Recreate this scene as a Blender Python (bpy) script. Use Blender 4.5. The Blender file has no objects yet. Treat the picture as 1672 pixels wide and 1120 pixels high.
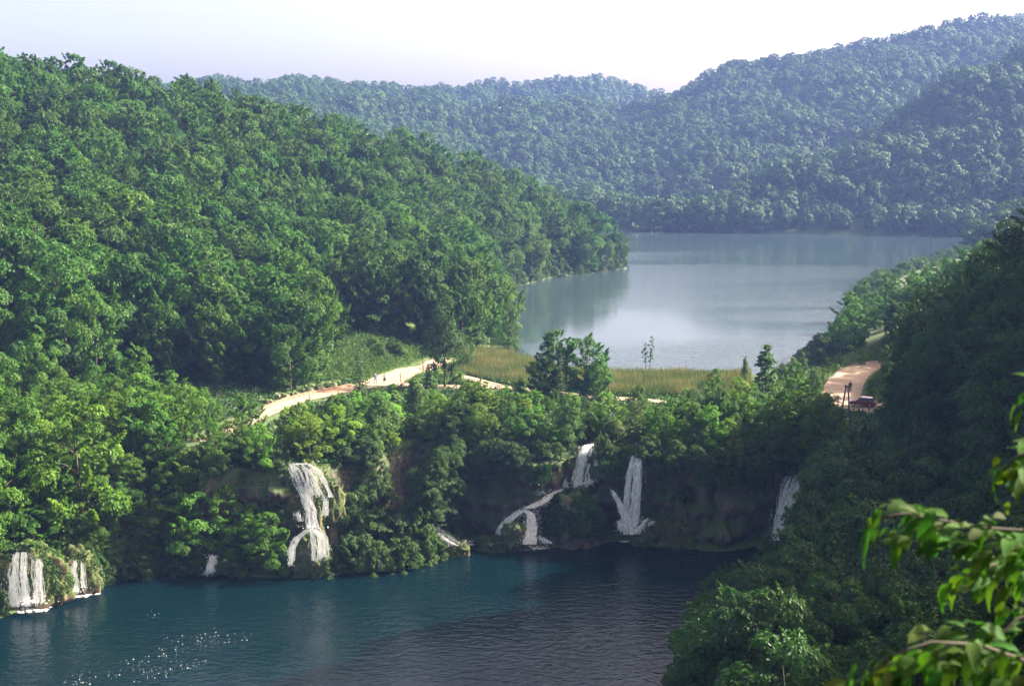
import bpy, bmesh, math, random
import numpy as np
from mathutils import Vector, Matrix, noise as mn

SC = bpy.context.scene
COL = SC.collection
PI = math.pi
rnd = random.Random(7)

# ------------------------------------------------------------------ camera
CAM_H, FPX, TH = 39.0, 2000.0, math.radians(8.81)
cam = bpy.data.cameras.new("camera")
cam.sensor_width = 36.0
cam.lens = 36.0 * FPX / 1672.0
cam.clip_start, cam.clip_end = 0.2, 6000
cam.dof.use_dof = True
cam.dof.focus_distance = 190
cam.dof.aperture_fstop = 4.0
camo = bpy.data.objects.new("camera", cam)
camo.location = (0, 0, CAM_H)
camo.rotation_euler = (math.radians(90) - TH, 0, 0)
COL.objects.link(camo)
SC.camera = camo

# ------------------------------------------------------------------ sky, sun, exposure
SUN_AZ, SUN_EL = math.radians(74), math.radians(34)      # azimuth measured from the view axis (+Y) towards +X
w = bpy.data.worlds.new("World")
SC.world = w
w.use_nodes = True
nt = w.node_tree
bg = nt.nodes["Background"]
sky = nt.nodes.new("ShaderNodeTexSky")
sky.sky_type = 'NISHITA'
sky.sun_disc = False
sky.sun_elevation = SUN_EL
sky.sun_rotation = SUN_AZ
sky.altitude = 500
sky.air_density = 0.6
sky.dust_density = 9.0
sky.ozone_density = 2.0
wb = nt.nodes.new("ShaderNodeMix")            # the slide film's warm balance, the same over the whole sky
wb.data_type = 'RGBA'
wb.blend_type = 'MULTIPLY'
wb.inputs[0].default_value = 1.0
wb.inputs[7].default_value = (1.50, 1.21, .86, 1)
nt.links.new(sky.outputs[0], wb.inputs[6])
nt.links.new(wb.outputs[2], bg.inputs[0])
bg.inputs[1].default_value = 0.108
sun = bpy.data.lights.new("sun", 'SUN')
sun.energy = 5.0
sun.angle = math.radians(0.5)
sun.color = (1.0, 0.92, 0.74)
suno = bpy.data.objects.new("sun", sun)
sd = Vector((math.sin(SUN_AZ) * math.cos(SUN_EL), math.cos(SUN_AZ) * math.cos(SUN_EL), math.sin(SUN_EL)))
suno.rotation_euler = (-sd).to_track_quat('-Z', 'Y').to_euler()
suno.location = sd * 300
COL.objects.link(suno)
vs = SC.view_settings
vs.view_transform = 'Standard'
vs.look = 'None'
vs.gamma = 1.0
vs.use_curve_mapping = False
vs.exposure = 2.2
SC.cycles.use_denoising = True
SC.cycles.max_bounces = 8
SC.cycles.diffuse_bounces = 3
SC.cycles.glossy_bounces = 3
SC.cycles.transmission_bounces = 4
SC.cycles.transparent_max_bounces = 12
SC.cycles.volume_bounces = 0
SC.cycles.use_adaptive_sampling = True
SC.cycles.adaptive_threshold = 0.02
SC.cycles.sample_clamp_indirect = 6.0

# ------------------------------------------------------------------ geometry of the view
cT, sT = math.cos(TH), math.sin(TH)
def ray(px, py):
    u, v = (px - 836) / FPX, (560 - py) / FPX
    return u, cT + v * sT, -sT + v * cT
def P(px, py, D):
    u, y, z = ray(px, py)
    s = D / y
    return np.array([u * s, D, CAM_H + z * s])
def Z(px, py, z):
    u, y, zz = ray(px, py)
    s = (z - CAM_H) / zz
    return np.array([u * s, y * s, z])
def proj(x, y, z):
    z = z - CAM_H
    d = y * cT - z * sT
    d = np.where(np.abs(d) < 1e-3, 1e-3, d)
    v = y * sT + z * cT
    return 836 + FPX * x / d, 560 - FPX * v / d, d

LOW = -11.0
LOWER = [Z(a, b, LOW)[:2] for a, b in [(-60, 1030), (25, 1003), (80, 975), (150, 955), (240, 940), (330, 938), (440, 945), (540, 938),
         (575, 936), (640, 932), (720, 908), (748, 885), (800, 886), (850, 893), (960, 893), (1000, 886), (1040, 884), (1080, 894), (1180, 903), (1240, 893)]]
LOWER += [np.array(p, float) for p in [(33, 151), (32, 146), (27, 138), (20.5, 122), (14.5, 108), (6, 85), (-8, 55), (-22, 20), (-45, -40), (-130, -60), (-105, 60), (-78, 108)]]
UPPER = [Z(a, b, 0)[:2] for a, b in [(840, 588), (870, 597), (930, 611), (1000, 616), (1210, 618), (1290, 602), (1345, 572), (1385, 540), (1402, 500), (1410, 470),
         (1480, 445), (1560, 418), (1640, 393), (1720, 389), (1600, 387), (1400, 384), (1200, 380), (1000, 378)]]
UPPER += [np.array(p, float) for p in [(0, 640), (-60, 600), (-70, 500), (0, 455), (30, 445)]]
UPPER += [Z(a, b, 0)[:2] for a, b in [(1026, 438), (1012, 440), (950, 449), (900, 454), (862, 463), (824, 473), (818, 500), (835, 540), (840, 575)]]
LOWER, UPPER = np.array(LOWER), np.array(UPPER)

def poly_sd(pts, poly):
    """signed distance (positive outside) and index of the nearest segment"""
    d2 = np.full(len(pts), 1e18)
    ins = np.zeros(len(pts), bool)
    n = len(poly)
    for i in range(n):
        a, b = poly[i], poly[(i + 1) % n]
        ab = b - a
        t = np.clip(((pts - a) @ ab) / (ab @ ab), 0, 1)
        q = a + t[:, None] * ab - pts
        d2 = np.minimum(d2, (q ** 2).sum(1))
        c = ((a[1] > pts[:, 1]) != (b[1] > pts[:, 1]))
        with np.errstate(divide='ignore', invalid='ignore'):
            xx = (b[0] - a[0]) * (pts[:, 1] - a[1]) / (b[1] - a[1]) + a[0]
        ins ^= c & (pts[:, 0] < xx)
    d = np.sqrt(d2)
    return np.where(ins, -d, d)

# ------------------------------------------------------------------ terrain heights from control points
CP = []
def cp(px, py, D, tree=0.0, back=None):
    p = P(px, py, D)
    CP.append((p[0], p[1], p[2] - tree))
    if back:
        q = p * (1 + back[0] / D)
        CP.append((q[0], D + back[0], p[2] - tree - back[1]))
# spur of the near wooded hill (skyline, ground lies a tree height lower)
for a, b, D in [(-160, 75, 320), (0, 100, 330), (120, 108, 338), (230, 122, 345), (300, 135, 360), (400, 160, 375), (500, 182, 388), (650, 217, 405), (760, 250, 415), (850, 287, 422), (960, 340, 432)]:
    cp(a, b, D, 15, (90, 30 if a < 700 else 8))
CP += [(-150, 250, 38), (-110, 255, 29), (-75, 250, 19), (-50, 250, 11), (-28, 245, 4.5), (-90, 300, 35), (-50, 300, 21), (-22, 300, 9), (-40, 350, 29), (-18, 350, 13), (-4, 395, 14), (12, 410, 6),
       (-100, 215, 17), (-75, 205, 9), (-55, 205, 4.5), (-120, 185, 16), (-90, 180, 6), (-70, 175, 2), (-45, 186, 1.6), (-30, 205, 1.6), (-22, 222, 3.6), (-30, 228, 6), (-15, 228, 2.0), (-200, 260, 60), (-220, 180, 45), (-150, 150, 22), (-100, 150, 4), (-80, 140, 0),
       (-60, 155, 0), (-40, 165, 0.5), (-20, 165, 0.6), (0, 165, .6), (20, 168, .6), (35, 172, .8), (-10, 190, .8), (10, 190, .8), (30, 190, .8), (-5, 212, .6), (15, 208, .5), (36, 212, .6)]
# shaded bank and sunward hill, its unseen heights shaped to shade the bank
CP += [(29, 70, 2), (45, 100, 5), (34, 120, -3), (46, 130, 8), (66, 125, 40), (60, 105, 28), (82, 132, 56), (80, 155, 34), (105, 135, 70), (63, 150, 18), (42, 155, .5), (47, 165, .6), (50, 171, .9), (45, 160, .5), (53, 176, 1.0), (61, 174, 9), (49, 182, 1.2), (53, 196, 1.2), (60, 210, 1.6), (66, 190, 9), (75, 215, 11), (68, 238, 2), (88, 250, 7), (86, 280, 2), (105, 300, 6), (120, 360, 3), (150, 400, 4), (175, 430, 4),
       (135, 100, 66), (130, 60, 82), (100, 150, 33), (120, 200, 32), (150, 260, 36), (180, 330, 48), (230, 430, 50), (250, 500, 50), (0, 0, 37.3), (9, 20, 20), (17, 40, 9), (10, 55, 1), (60, 0, 78), (65, 40, 55), (70, 80, 33), (80, 110, 38), (-12, 12, 22), (-22, 0, 5), (-14, 40, -8),
       (200, 100, 85), (200, 200, 62), (260, 300, 60), (200, 0, 110), (0, -60, 60), (60, -80, 95), (-60, -100, 40)]
# far hills
for a, b, D in [(2400, -40, 1150), (2000, -20, 1150), (1672, 27, 1150), (1500, 58, 1130), (1400, 72, 1115), (1300, 95, 1100), (1200, 118, 1080), (1100, 145, 1050), (1040, 172, 1000), (960, 208, 920), (900, 240, 860)]:
    cp(a, b, D, 12, (250, 45))
for a, b, D in [(2200, 0, 800), (1850, 40, 765), (1672, 82, 735), (1550, 130, 698), (1470, 172, 674), (1400, 212, 658), (1320, 250, 648), (1250, 278, 641), (1180, 312, 634), (1130, 335, 630)]:
    cp(a, b, D, 12, (75, 16))
cp(1000, 290, 790, 12); cp(920, 310, 760, 12); cp(1000, 340, 690, 12); cp(1150, 250, 760, 12); cp(1300, 190, 820, 12); cp(1500, 110, 900, 12)
for a, b, D in [(-500, 110, 930), (-100, 118, 950), (300, 132, 1000), (450, 132, 1050), (640, 136, 1100), (690, 144, 1150), (780, 140, 1230), (850, 134, 1300), (930, 134, 1300), (1000, 142, 1320), (1080, 150, 1350), (1400, 150, 1400)]:
    cp(a, b, D, 12, (350, 55))
cp(350, 170, 860, 12); cp(500, 190, 820, 12); cp(620, 190, 900, 12); cp(700, 220, 850, 12); cp(790, 240, 860, 12); cp(760, 175, 1050, 12); cp(900, 190, 1100, 12); cp(840, 268, 830, 12); cp(560, 220, 700, 12)
CP += [(-60, 640, 6), (40, 660, 14), (-150, 560, 10), (-300, 500, 25), (-400, 700, 55), (-500, 350, 60), (-500, 0, 70), (-300, 0, 50), (-300, -150, 70), (600, 0, 160), (600, 500, 150), (900, 800, 180), (300, 600, 40), (400, 650, 70)]
CP += [(a, b, 60) for a in (-900, -300, 300, 900) for b in (1800, 2100)]
for q in UPPER[::2]:
    CP.append((q[0], q[1], 0.5))
CP = np.array(CP)
def _rbf_fit():
    n = len(CP)
    r = np.sqrt(((CP[:, None, :2] - CP[None, :, :2]) ** 2).sum(2) + 9.0)
    A = np.zeros((n + 3, n + 3))
    A[:n, :n] = r
    A[:n, n] = 1
    A[:n, n + 1:] = CP[:, :2] / 100
    A[n:, :n] = A[:n, n:].T
    return np.linalg.solve(A, np.concatenate([CP[:, 2], np.zeros(3)]))
RB = _rbf_fit()
ROAD_L = [Z(a, b, 1.5) for a, b in [(330, 722), (385, 699), (430, 677), (480, 657), (540, 642), (600, 630), (640, 617), (675, 604), (702, 596), (722, 588)]]
ROAD_R = [Z(a, b, 1.2) for a, b in [(1475, 596), (1440, 594), (1408, 602), (1384, 620), (1376, 640), (1384, 660), (1430, 668), (1480, 662)]]
PATH = [Z(a, b, 1.1) for a, b in [(640, 627), (686, 631), (777, 633), (815, 634), (870, 638), (965, 650), (1030, 653), (1100, 659), (1180, 664), (1260, 668), (1330, 668), (1384, 655)]]
PATH_B = [Z(a, b, 1.2) for a, b in [(690, 600), (706, 605), (764, 619), (815, 632)]]
def line_dist(pts, line):
    L = np.array(line)[:, :2]
    hz = np.array(line)[:, 2]
    best = np.full(len(pts), 1e9)
    zz = np.zeros(len(pts))
    for i in range(len(L) - 1):
        a, b = L[i], L[i + 1]
        ab = b - a
        t = np.clip(((pts - a) @ ab) / (ab @ ab), 0, 1)
        d = np.sqrt(((a + t[:, None] * ab - pts) ** 2).sum(1))
        m = d < best
        best[m] = d[m]
        zz[m] = (hz[i] + t * (hz[i + 1] - hz[i]))[m]
    return best, zz
def smooth(a, b, x):
    t = np.clip((x - a) / (b - a), 0, 1)
    return t * t * (3 - 2 * t)
def flat_width(px):
    return np.interp(px, [-200, 0, 200, 330, 400, 540, 570, 700, 735, 1200, 1260, 1500], [2, 2, 1.5, 1.5, 4, 5, 8.5, 8.5, 3.2, 3.2, 3.0, 2]) + 4.6 * np.exp(-((px - 952) / 34) ** 2) + 1.2 * np.exp(-((px - 1040) / 22) ** 2)
def H(pts):
    """ground height at points (N,2)"""
    pts = np.asarray(pts, float)
    out = np.empty(len(pts))
    for s in range(0, len(pts), 20000):
        p = pts[s:s + 20000]
        r = np.sqrt(((p[:, None, :] - CP[None, :, :2]) ** 2).sum(2) + 9.0)
        h = r @ RB[:-3] + RB[-3] + (p / 100) @ RB[-2:]
        far = smooth(470, 600, p[:, 1])
        X_, Y_ = p[:, 0], p[:, 1]
        h = h + (1.2 + 3.6 * far) * (np.sin(X_ / 31 + 1.7 * np.sin(Y_ / 57)) * np.sin(Y_ / 43 + 1.3 * np.sin(X_ / 49)) + .6 * np.sin(X_ / 13.7 + Y_ / 17.1) * np.sin(Y_ / 19.3 - X_ / 29)) * smooth(5, 16, h) * smooth(200, 240, Y_)
        du = poly_sd(p, UPPER)
        h = np.where(du < 0, np.minimum(h, -0.4 + np.maximum(du, -12) * .35), np.minimum(np.maximum(h, 0.12 + 0.25 * np.minimum(du, 2)), np.where(p[:, 0] > 60, .3 + .28 * np.minimum(du, 12) + .8 * np.maximum(du - 12, 0), .3 + .4 * np.minimum(du, 5) + 2.5 * np.maximum(du - 5, 0))))
        # roads are cut flat
        for L, wd in ((ROAD_L, 3.2), (ROAD_R, 3.4), (PATH, 1.6), (PATH_B, 1.6)):
            d, zz = line_dist(p, L)
            k = 1 - smooth(wd, wd + 3.0, d)
            h = h * (1 - k) + zz * k
        dl = poly_sd(p, LOWER)
        px = proj(p[:, 0], np.maximum(p[:, 1], 20), np.full(len(p), LOW))[0]
        fw = flat_width(px)
        steep = np.where((p[:, 0] > 12) & (p[:, 1] < 149) | (p[:, 1] < 100), 1.6, 6.0)
        steep = np.where(p[:, 0] < -38, 1.3, steep)
        cap = LOW - .1 + .3 * np.minimum(dl, fw) + steep * np.maximum(dl - fw, 0)
        cap = np.where(dl < 0, LOW - .4 + np.maximum(dl, -10) * .4, cap)
        # the water's own level must stay outside the shore
        h = np.where(dl < 0, np.minimum(h, cap), np.minimum(np.maximum(h, LOW + .1 + np.minimum(dl, 3) * .2), cap))
        out[s:s + 20000] = h
    return out
def hz(x, y):
    return float(H(np.array([[x, y]]))[0])

# ------------------------------------------------------------------ helpers
def link(o):
    COL.objects.link(o)
    return o
def mk(name, V, F, mat=None, tone=None, smooth_=False, mats=None, midx=None):
    """mesh from arrays; F is an (M,k) array or a list of faces"""
    me = bpy.data.meshes.new(name)
    V = np.asarray(V, np.float32)
    if isinstance(F, np.ndarray):
        m, k = F.shape
        me.vertices.add(len(V)); me.vertices.foreach_set("co", V.ravel())
        me.loops.add(m * k); me.loops.foreach_set("vertex_index", F.astype(np.int32).ravel())
        me.polygons.add(m)
        me.polygons.foreach_set("loop_start", np.arange(0, m * k, k, dtype=np.int32))
        me.polygons.foreach_set("loop_total", np.full(m, k, np.int32))
        me.update(calc_edges=True)
    else:
        me.from_pydata([tuple(map(float, v)) for v in V], [], [list(map(int, f)) for f in F])
        me.update()
    for x in (mats or ([mat] if mat else [])):
        me.materials.append(x)
    if midx is not None:
        me.polygons.foreach_set("material_index", np.asarray(midx, np.int32))
    if tone is not None:
        a = me.attributes.new("tone", 'FLOAT', 'POINT')
        a.data.foreach_set("value", np.asarray(tone, np.float32))
    me.polygons.foreach_set("use_smooth", [bool(smooth_)] * len(me.polygons))
    return me
def obj(name, me, parent=None, loc=None, rot=None, scale=None):
    o = bpy.data.objects.new(name, me)
    if loc is not None: o.location = [float(v) for v in loc]
    if rot is not None: o.rotation_euler = rot
    if scale is not None: o.scale = scale if hasattr(scale, '__len__') else (scale,) * 3
    if parent is not None: o.parent = parent
    return link(o)
def tag(o, label=None, cat=None, group=None, kind=None):
    if label: o["label"] = label
    if cat: o["category"] = cat
    if group: o["group"] = group
    if kind: o["kind"] = kind
    return o
class MB:
    """collects simple shapes into one mesh"""
    def __init__(s): s.V, s.F = [], []
    def add(s, V, F):
        n = len(s.V)
        s.V += [tuple(v) for v in V]
        s.F += [[i + n for i in f] for f in F]
        return s
    def box(s, c, d, rot=None):
        v = [Vector((x * d[0] / 2, y * d[1] / 2, z * d[2] / 2)) for x in (-1, 1) for y in (-1, 1) for z in (-1, 1)]
        if rot is not None: v = [rot @ q for q in v]
        return s.add([q + Vector(c) for q in v], [(0, 1, 3, 2), (4, 6, 7, 5), (0, 4, 5, 1), (2, 3, 7, 6), (0, 2, 6, 4), (1, 5, 7, 3)])
    def tube(s, pts, rad, n=6):
        pts = [Vector(p) for p in pts]
        rings = []
        base = len(s.V)
        for i, p in enumerate(pts):
            t = (pts[min(i + 1, len(pts) - 1)] - pts[max(i - 1, 0)]).normalized()
            a = t.cross(Vector((0, 0, 1)) if abs(t.z) < .9 else Vector((1, 0, 0))).normalized()
            b = t.cross(a)
            r = rad[i] if hasattr(rad, '__len__') else rad
            for k in range(n):
                q = p + (a * math.cos(2 * PI * k / n) + b * math.sin(2 * PI * k / n)) * r
                s.V.append(tuple(q))
        for i in range(len(pts) - 1):
            for k in range(n):
                a0 = base + i * n + k; a1 = base + i * n + (k + 1) % n
                s.F.append([a0, a1, a1 + n, a0 + n])
        s.F.append([base + k for k in range(n)][::-1])
        s.F.append([base + (len(pts) - 1) * n + k for k in range(n)])
        return s
    def mesh(s, name, mat, sm=False):
        return mk(name, s.V, s.F, mat, smooth_=sm)

def fbm(p, oct=4, sc=1.0):
    return mn.fractal(Vector(p) * sc, 1.0, 2.0, oct)

# ------------------------------------------------------------------ materials
def new_mat(name):
    m = bpy.data.materials.new(name)
    m.use_nodes = True
    n = m.node_tree
    return m, n, n.nodes["Principled BSDF"], n.nodes["Material Output"]
def node(n, t, **kw):
    x = n.nodes.new(t)
    for k, v in kw.items(): setattr(x, k, v)
    return x
def ramp(n, stops):
    r = n.nodes.new("ShaderNodeValToRGB")
    e = r.color_ramp.elements
    while len(e) < len(stops): e.new(0.5)
    for i, (p, c) in enumerate(stops):
        e[i].position = p
        e[i].color = (*c, 1)
    return r
def mth(n, op, a, b=None, c=None):
    x = n.nodes.new("ShaderNodeMath"); x.operation = op
    for i, v in enumerate((a, b, c)):
        if v is None: continue
        if hasattr(v, 'links'): n.links.new(v, x.inputs[i])
        else: x.inputs[i].default_value = v
    return x.outputs[0]
def mixc(n, f, a, b, blend='MIX'):
    x = n.nodes.new("ShaderNodeMix"); x.data_type = 'RGBA'; x.blend_type = blend
    for i, v in ((0, f), (6, a), (7, b)):
        if hasattr(v, 'links'): n.links.new(v, x.inputs[i])
        elif i == 0: x.inputs[0].default_value = v
        else: x.inputs[i].default_value = (*v, 1)
    return x.outputs[2]

def leaf_mat(name, dark, mid, light, trans=.35, rough=.5, spread=.35):
    """leaf: hue from the per-leaf 'tone', the tree's own random and its object colour"""
    m, n, b, out = new_mat(name)
    at = node(n, "ShaderNodeAttribute", attribute_name="tone")
    oi = node(n, "ShaderNodeObjectInfo")
    f = mth(n, 'ADD', mth(n, 'MULTIPLY', at.outputs["Fac"], 1 - spread), mth(n, 'MULTIPLY', oi.outputs["Random"], spread))
    r = ramp(n, [(0, dark), (.5, mid), (1, light)])
    n.links.new(f, r.inputs[0])
    col = mixc(n, 1.0, r.outputs[0], oi.outputs["Color"], 'MULTIPLY')
    n.links.new(col, b.inputs["Base Color"])
    b.inputs["Roughness"].default_value = rough
    b.inputs["Specular IOR Level"].default_value = .2
    t = node(n, "ShaderNodeBsdfTranslucent")
    tc = mixc(n, 1.0, col, (1.25, 1.3, .55), 'MULTIPLY')
    n.links.new(tc, t.inputs[0])
    ms = node(n, "ShaderNodeMixShader")
    ms.inputs[0].default_value = trans
    n.links.new(b.outputs[0], ms.inputs[1]); n.links.new(t.outputs[0], ms.inputs[2])
    n.links.new(ms.outputs[0], out.inputs[0])
    return m
M = {}
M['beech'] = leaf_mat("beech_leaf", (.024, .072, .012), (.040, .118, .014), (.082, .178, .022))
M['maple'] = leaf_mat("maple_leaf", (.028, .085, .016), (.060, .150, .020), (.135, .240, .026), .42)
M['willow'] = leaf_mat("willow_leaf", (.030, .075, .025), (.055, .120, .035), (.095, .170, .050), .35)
M['spruce'] = leaf_mat("spruce_needle", (.016, .045, .018), (.030, .075, .024), (.06, .11, .03), .1)
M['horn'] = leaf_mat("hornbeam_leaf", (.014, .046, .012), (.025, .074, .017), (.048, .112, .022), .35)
M['far'] = leaf_mat("far_leaf", (.018, .058, .015), (.036, .100, .023), (.064, .140, .030), .2, spread=.5)
M['fore'] = leaf_mat("elm_leaf", (.02, .075, .008), (.04, .125, .010), (.07, .17, .014), .42, .7)
M['reed'] = leaf_mat("reed_blade", (.045, .085, .025), (.10, .12, .045), (.19, .17, .085), .25, .6, .1)
M['grass'] = leaf_mat("grass_blade", (.05, .12, .02), (.09, .17, .035), (.16, .22, .06), .3, .6, .1)

def bark(name, c1, c2):
    m, n, b, out = new_mat(name)
    tc = node(n, "ShaderNodeTexCoord")
    nz = node(n, "ShaderNodeTexNoise"); nz.inputs["Scale"].default_value = 3; nz.inputs["Detail"].default_value = 5
    n.links.new(tc.outputs["Object"], nz.inputs[0])
    r = ramp(n, [(.3, c1), (.7, c2)])
    n.links.new(nz.outputs[0], r.inputs[0]); n.links.new(r.outputs[0], b.inputs["Base Color"])
    bp = node(n, "ShaderNodeBump"); bp.inputs["Strength"].default_value = .5
    n.links.new(nz.outputs[0], bp.inputs["Height"]); n.links.new(bp.outputs[0], b.inputs["Normal"])
    b.inputs["Roughness"].default_value = .9
    return m
M['bark'] = bark("bark", (.025, .02, .016), (.085, .07, .055))
M['wood'] = bark("weathered_wood", (.07, .055, .045), (.17, .13, .10))

def ground_mat():
    m, n, b, out = new_mat("forest_ground")
    tc = node(n, "ShaderNodeTexCoord")
    a = node(n, "ShaderNodeTexNoise"); a.inputs["Scale"].default_value = .12; a.inputs["Detail"].default_value = 8
    c = node(n, "ShaderNodeTexNoise"); c.inputs["Scale"].default_value = 1.7; c.inputs["Detail"].default_value = 6
    n.links.new(tc.outputs["Object"], a.inputs[0]); n.links.new(tc.outputs["Object"], c.inputs[0])
    f = mth(n, 'ADD', mth(n, 'MULTIPLY', a.outputs[0], .6), mth(n, 'MULTIPLY', c.outputs[0], .4))
    r = ramp(n, [(.30, (.030, .045, .016)), (.48, (.040, .075, .018)), (.58, (.06, .095, .025)), (.72, (.10, .09, .05))])
    n.links.new(f, r.inputs[0])
    ge = node(n, "ShaderNodeNewGeometry"); sp = node(n, "ShaderNodeSeparateXYZ")       # no soil holds on the steepest ground
    n.links.new(ge.outputs["Normal"], sp.inputs[0])
    st = ramp(n, [(.35, (1, 1, 1)), (.7, (0, 0, 0))])
    n.links.new(sp.outputs[2], st.inputs[0])
    rk = ramp(n, [(.4, (.020, .026, .012)), (.65, (.085, .075, .055))])
    n.links.new(c.outputs[0], rk.inputs[0])
    n.links.new(mixc(n, st.outputs[0], r.outputs[0], rk.outputs[0]), b.inputs["Base Color"])
    bp = node(n, "ShaderNodeBump"); bp.inputs["Strength"].default_value = .8; bp.inputs["Distance"].default_value = .3
    n.links.new(c.outputs[0], bp.inputs["Height"]); n.links.new(bp.outputs[0], b.inputs["Normal"])
    b.inputs["Roughness"].default_value = .95
    return m
M['ground'] = ground_mat()
def rock_mat(name, c1, c2, moss, amount=.5):
    m, n, b, out = new_mat(name)
    tc = node(n, "ShaderNodeTexCoord")
    mp = node(n, "ShaderNodeMapping"); mp.inputs["Scale"].default_value = (1, 1, .35)
    n.links.new(tc.outputs["Object"], mp.inputs[0])
    a = node(n, "ShaderNodeTexNoise"); a.inputs["Scale"].default_value = .9; a.inputs["Detail"].default_value = 10; a.inputs["Roughness"].default_value = .65
    c = node(n, "ShaderNodeTexNoise"); c.inputs["Scale"].default_value = .35; c.inputs["Detail"].default_value = 6
    n.links.new(mp.outputs[0], a.inputs[0]); n.links.new(tc.outputs["Object"], c.inputs[0])
    r = ramp(n, [(.3, c1), (.7, c2)])
    n.links.new(a.outputs[0], r.inputs[0])
    ge = node(n, "ShaderNodeNewGeometry"); sp = node(n, "ShaderNodeSeparateXYZ")
    n.links.new(ge.outputs["Normal"], sp.inputs[0])
    k = mth(n, 'ADD', mth(n, 'MULTIPLY', sp.outputs[2], .35), c.outputs[0])
    kr = ramp(n, [(.62 - .25 * amount, (0, 0, 0)), (.72 - .2 * amount, (1, 1, 1))])
    n.links.new(k, kr.inputs[0])
    col = mixc(n, kr.outputs[0], r.outputs[0], moss)
    n.links.new(col, b.inputs["Base Color"])
    bp = node(n, "ShaderNodeBump"); bp.inputs["Strength"].default_value = 1; bp.inputs["Distance"].default_value = .35
    n.links.new(a.outputs[0], bp.inputs["Height"]); n.links.new(bp.outputs[0], b.inputs["Normal"])
    b.inputs["Roughness"].default_value = .85
    return m
M['rock'] = rock_mat("wet_travertine", (.035, .030, .028), (.15, .125, .10), (.035, .065, .016))
M['tufa'] = rock_mat("pale_tufa", (.07, .055, .035), (.30, .23, .15), (.055, .075, .016), .9)
M['cut'] = rock_mat("road_cut_rock", (.13, .09, .065), (.28, .20, .15), (.06, .10, .025), .35)

def gravel_mat():
    m, n, b, out = new_mat("packed_gravel")
    tc = node(n, "ShaderNodeTexCoord")
    a = node(n, "ShaderNodeTexNoise"); a.inputs["Scale"].default_value = .5; a.inputs["Detail"].default_value = 8
    c = node(n, "ShaderNodeTexNoise"); c.inputs["Scale"].default_value = 14; c.inputs["Detail"].default_value = 3
    for x in (a, c): n.links.new(tc.outputs["Object"], x.inputs[0])
    r = ramp(n, [(.3, (.21, .155, .11)), (.7, (.36, .27, .20))])
    f = mth(n, 'ADD', mth(n, 'MULTIPLY', a.outputs[0], .7), mth(n, 'MULTIPLY', c.outputs[0], .3))
    n.links.new(f, r.inputs[0]); n.links.new(r.outputs[0], b.inputs["Base Color"])
    bp = node(n, "ShaderNodeBump"); bp.inputs["Strength"].default_value = .4; bp.inputs["Distance"].default_value = .05
    n.links.new(c.outputs[0], bp.inputs["Height"]); n.links.new(bp.outputs[0], b.inputs["Normal"])
    b.inputs["Roughness"].default_value = .95
    return m
M['gravel'] = gravel_mat()
def water_mat(name, base, s1, s2, st, calm=None, rough=.04):
    m, n, b, out = new_mat(name)
    tc = node(n, "ShaderNodeTexCoord")
    b.inputs["Base Color"].default_value = (*base, 1)
    b.inputs["Roughness"].default_value = rough
    b.inputs["IOR"].default_value = 1.333
    mp = node(n, "ShaderNodeMapping"); mp.inputs["Scale"].default_value = (.75, 1.25, 1); mp.inputs["Rotation"].default_value = (0, 0, .35)
    n.links.new(tc.outputs["Object"], mp.inputs[0])
    a = node(n, "ShaderNodeTexNoise"); a.inputs["Scale"].default_value = s1; a.inputs["Detail"].default_value = 3
    c = node(n, "ShaderNodeTexNoise"); c.inputs["Scale"].default_value = s2; c.inputs["Detail"].default_value = 2
    for x in (a, c): n.links.new(mp.outputs[0], x.inputs[0])
    hgt = mth(n, 'ADD', mth(n, 'MULTIPLY', a.outputs[0], 1.0), mth(n, 'MULTIPLY', c.outputs[0], .45))
    bp = node(n, "ShaderNodeBump")
    bp.inputs["Distance"].default_value = st
    n.links.new(hgt, bp.inputs["Height"])
    if calm:
        mp2 = node(n, "ShaderNodeMapping"); mp2.inputs["Scale"].default_value = calm[0]
        n.links.new(tc.outputs["Object"], mp2.inputs[0])
        g = node(n, "ShaderNodeTexNoise"); g.inputs["Scale"].default_value = 1; g.inputs["Detail"].default_value = 3; g.inputs["Distortion"].default_value = .6
        n.links.new(mp2.outputs[0], g.inputs[0])
        mr = node(n, "ShaderNodeMapRange"); mr.inputs[1].default_value = calm[1]; mr.inputs[2].default_value = calm[2]; mr.inputs[3].default_value = calm[3]; mr.inputs[4].default_value = calm[4]
        n.links.new(g.outputs[0], mr.inputs[0])
        n.links.new(mr.outputs[0], bp.inputs["Strength"])
    else:
        bp.inputs["Strength"].default_value = 1
    n.links.new(bp.outputs[0], b.inputs["Normal"])
    return m
M['lower_water'] = water_mat("lower_lake_water", (.0008, .008, .012), .9, 2.6, .22, ((.02, .03, 1), .38, .62, .35, 1.0))
M['upper_water'] = water_mat("upper_lake_water", (.024, .042, .050), .6, 1.9, .09, ((.005, .020, 1), .40, .62, .10, 1.0), .09)
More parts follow.
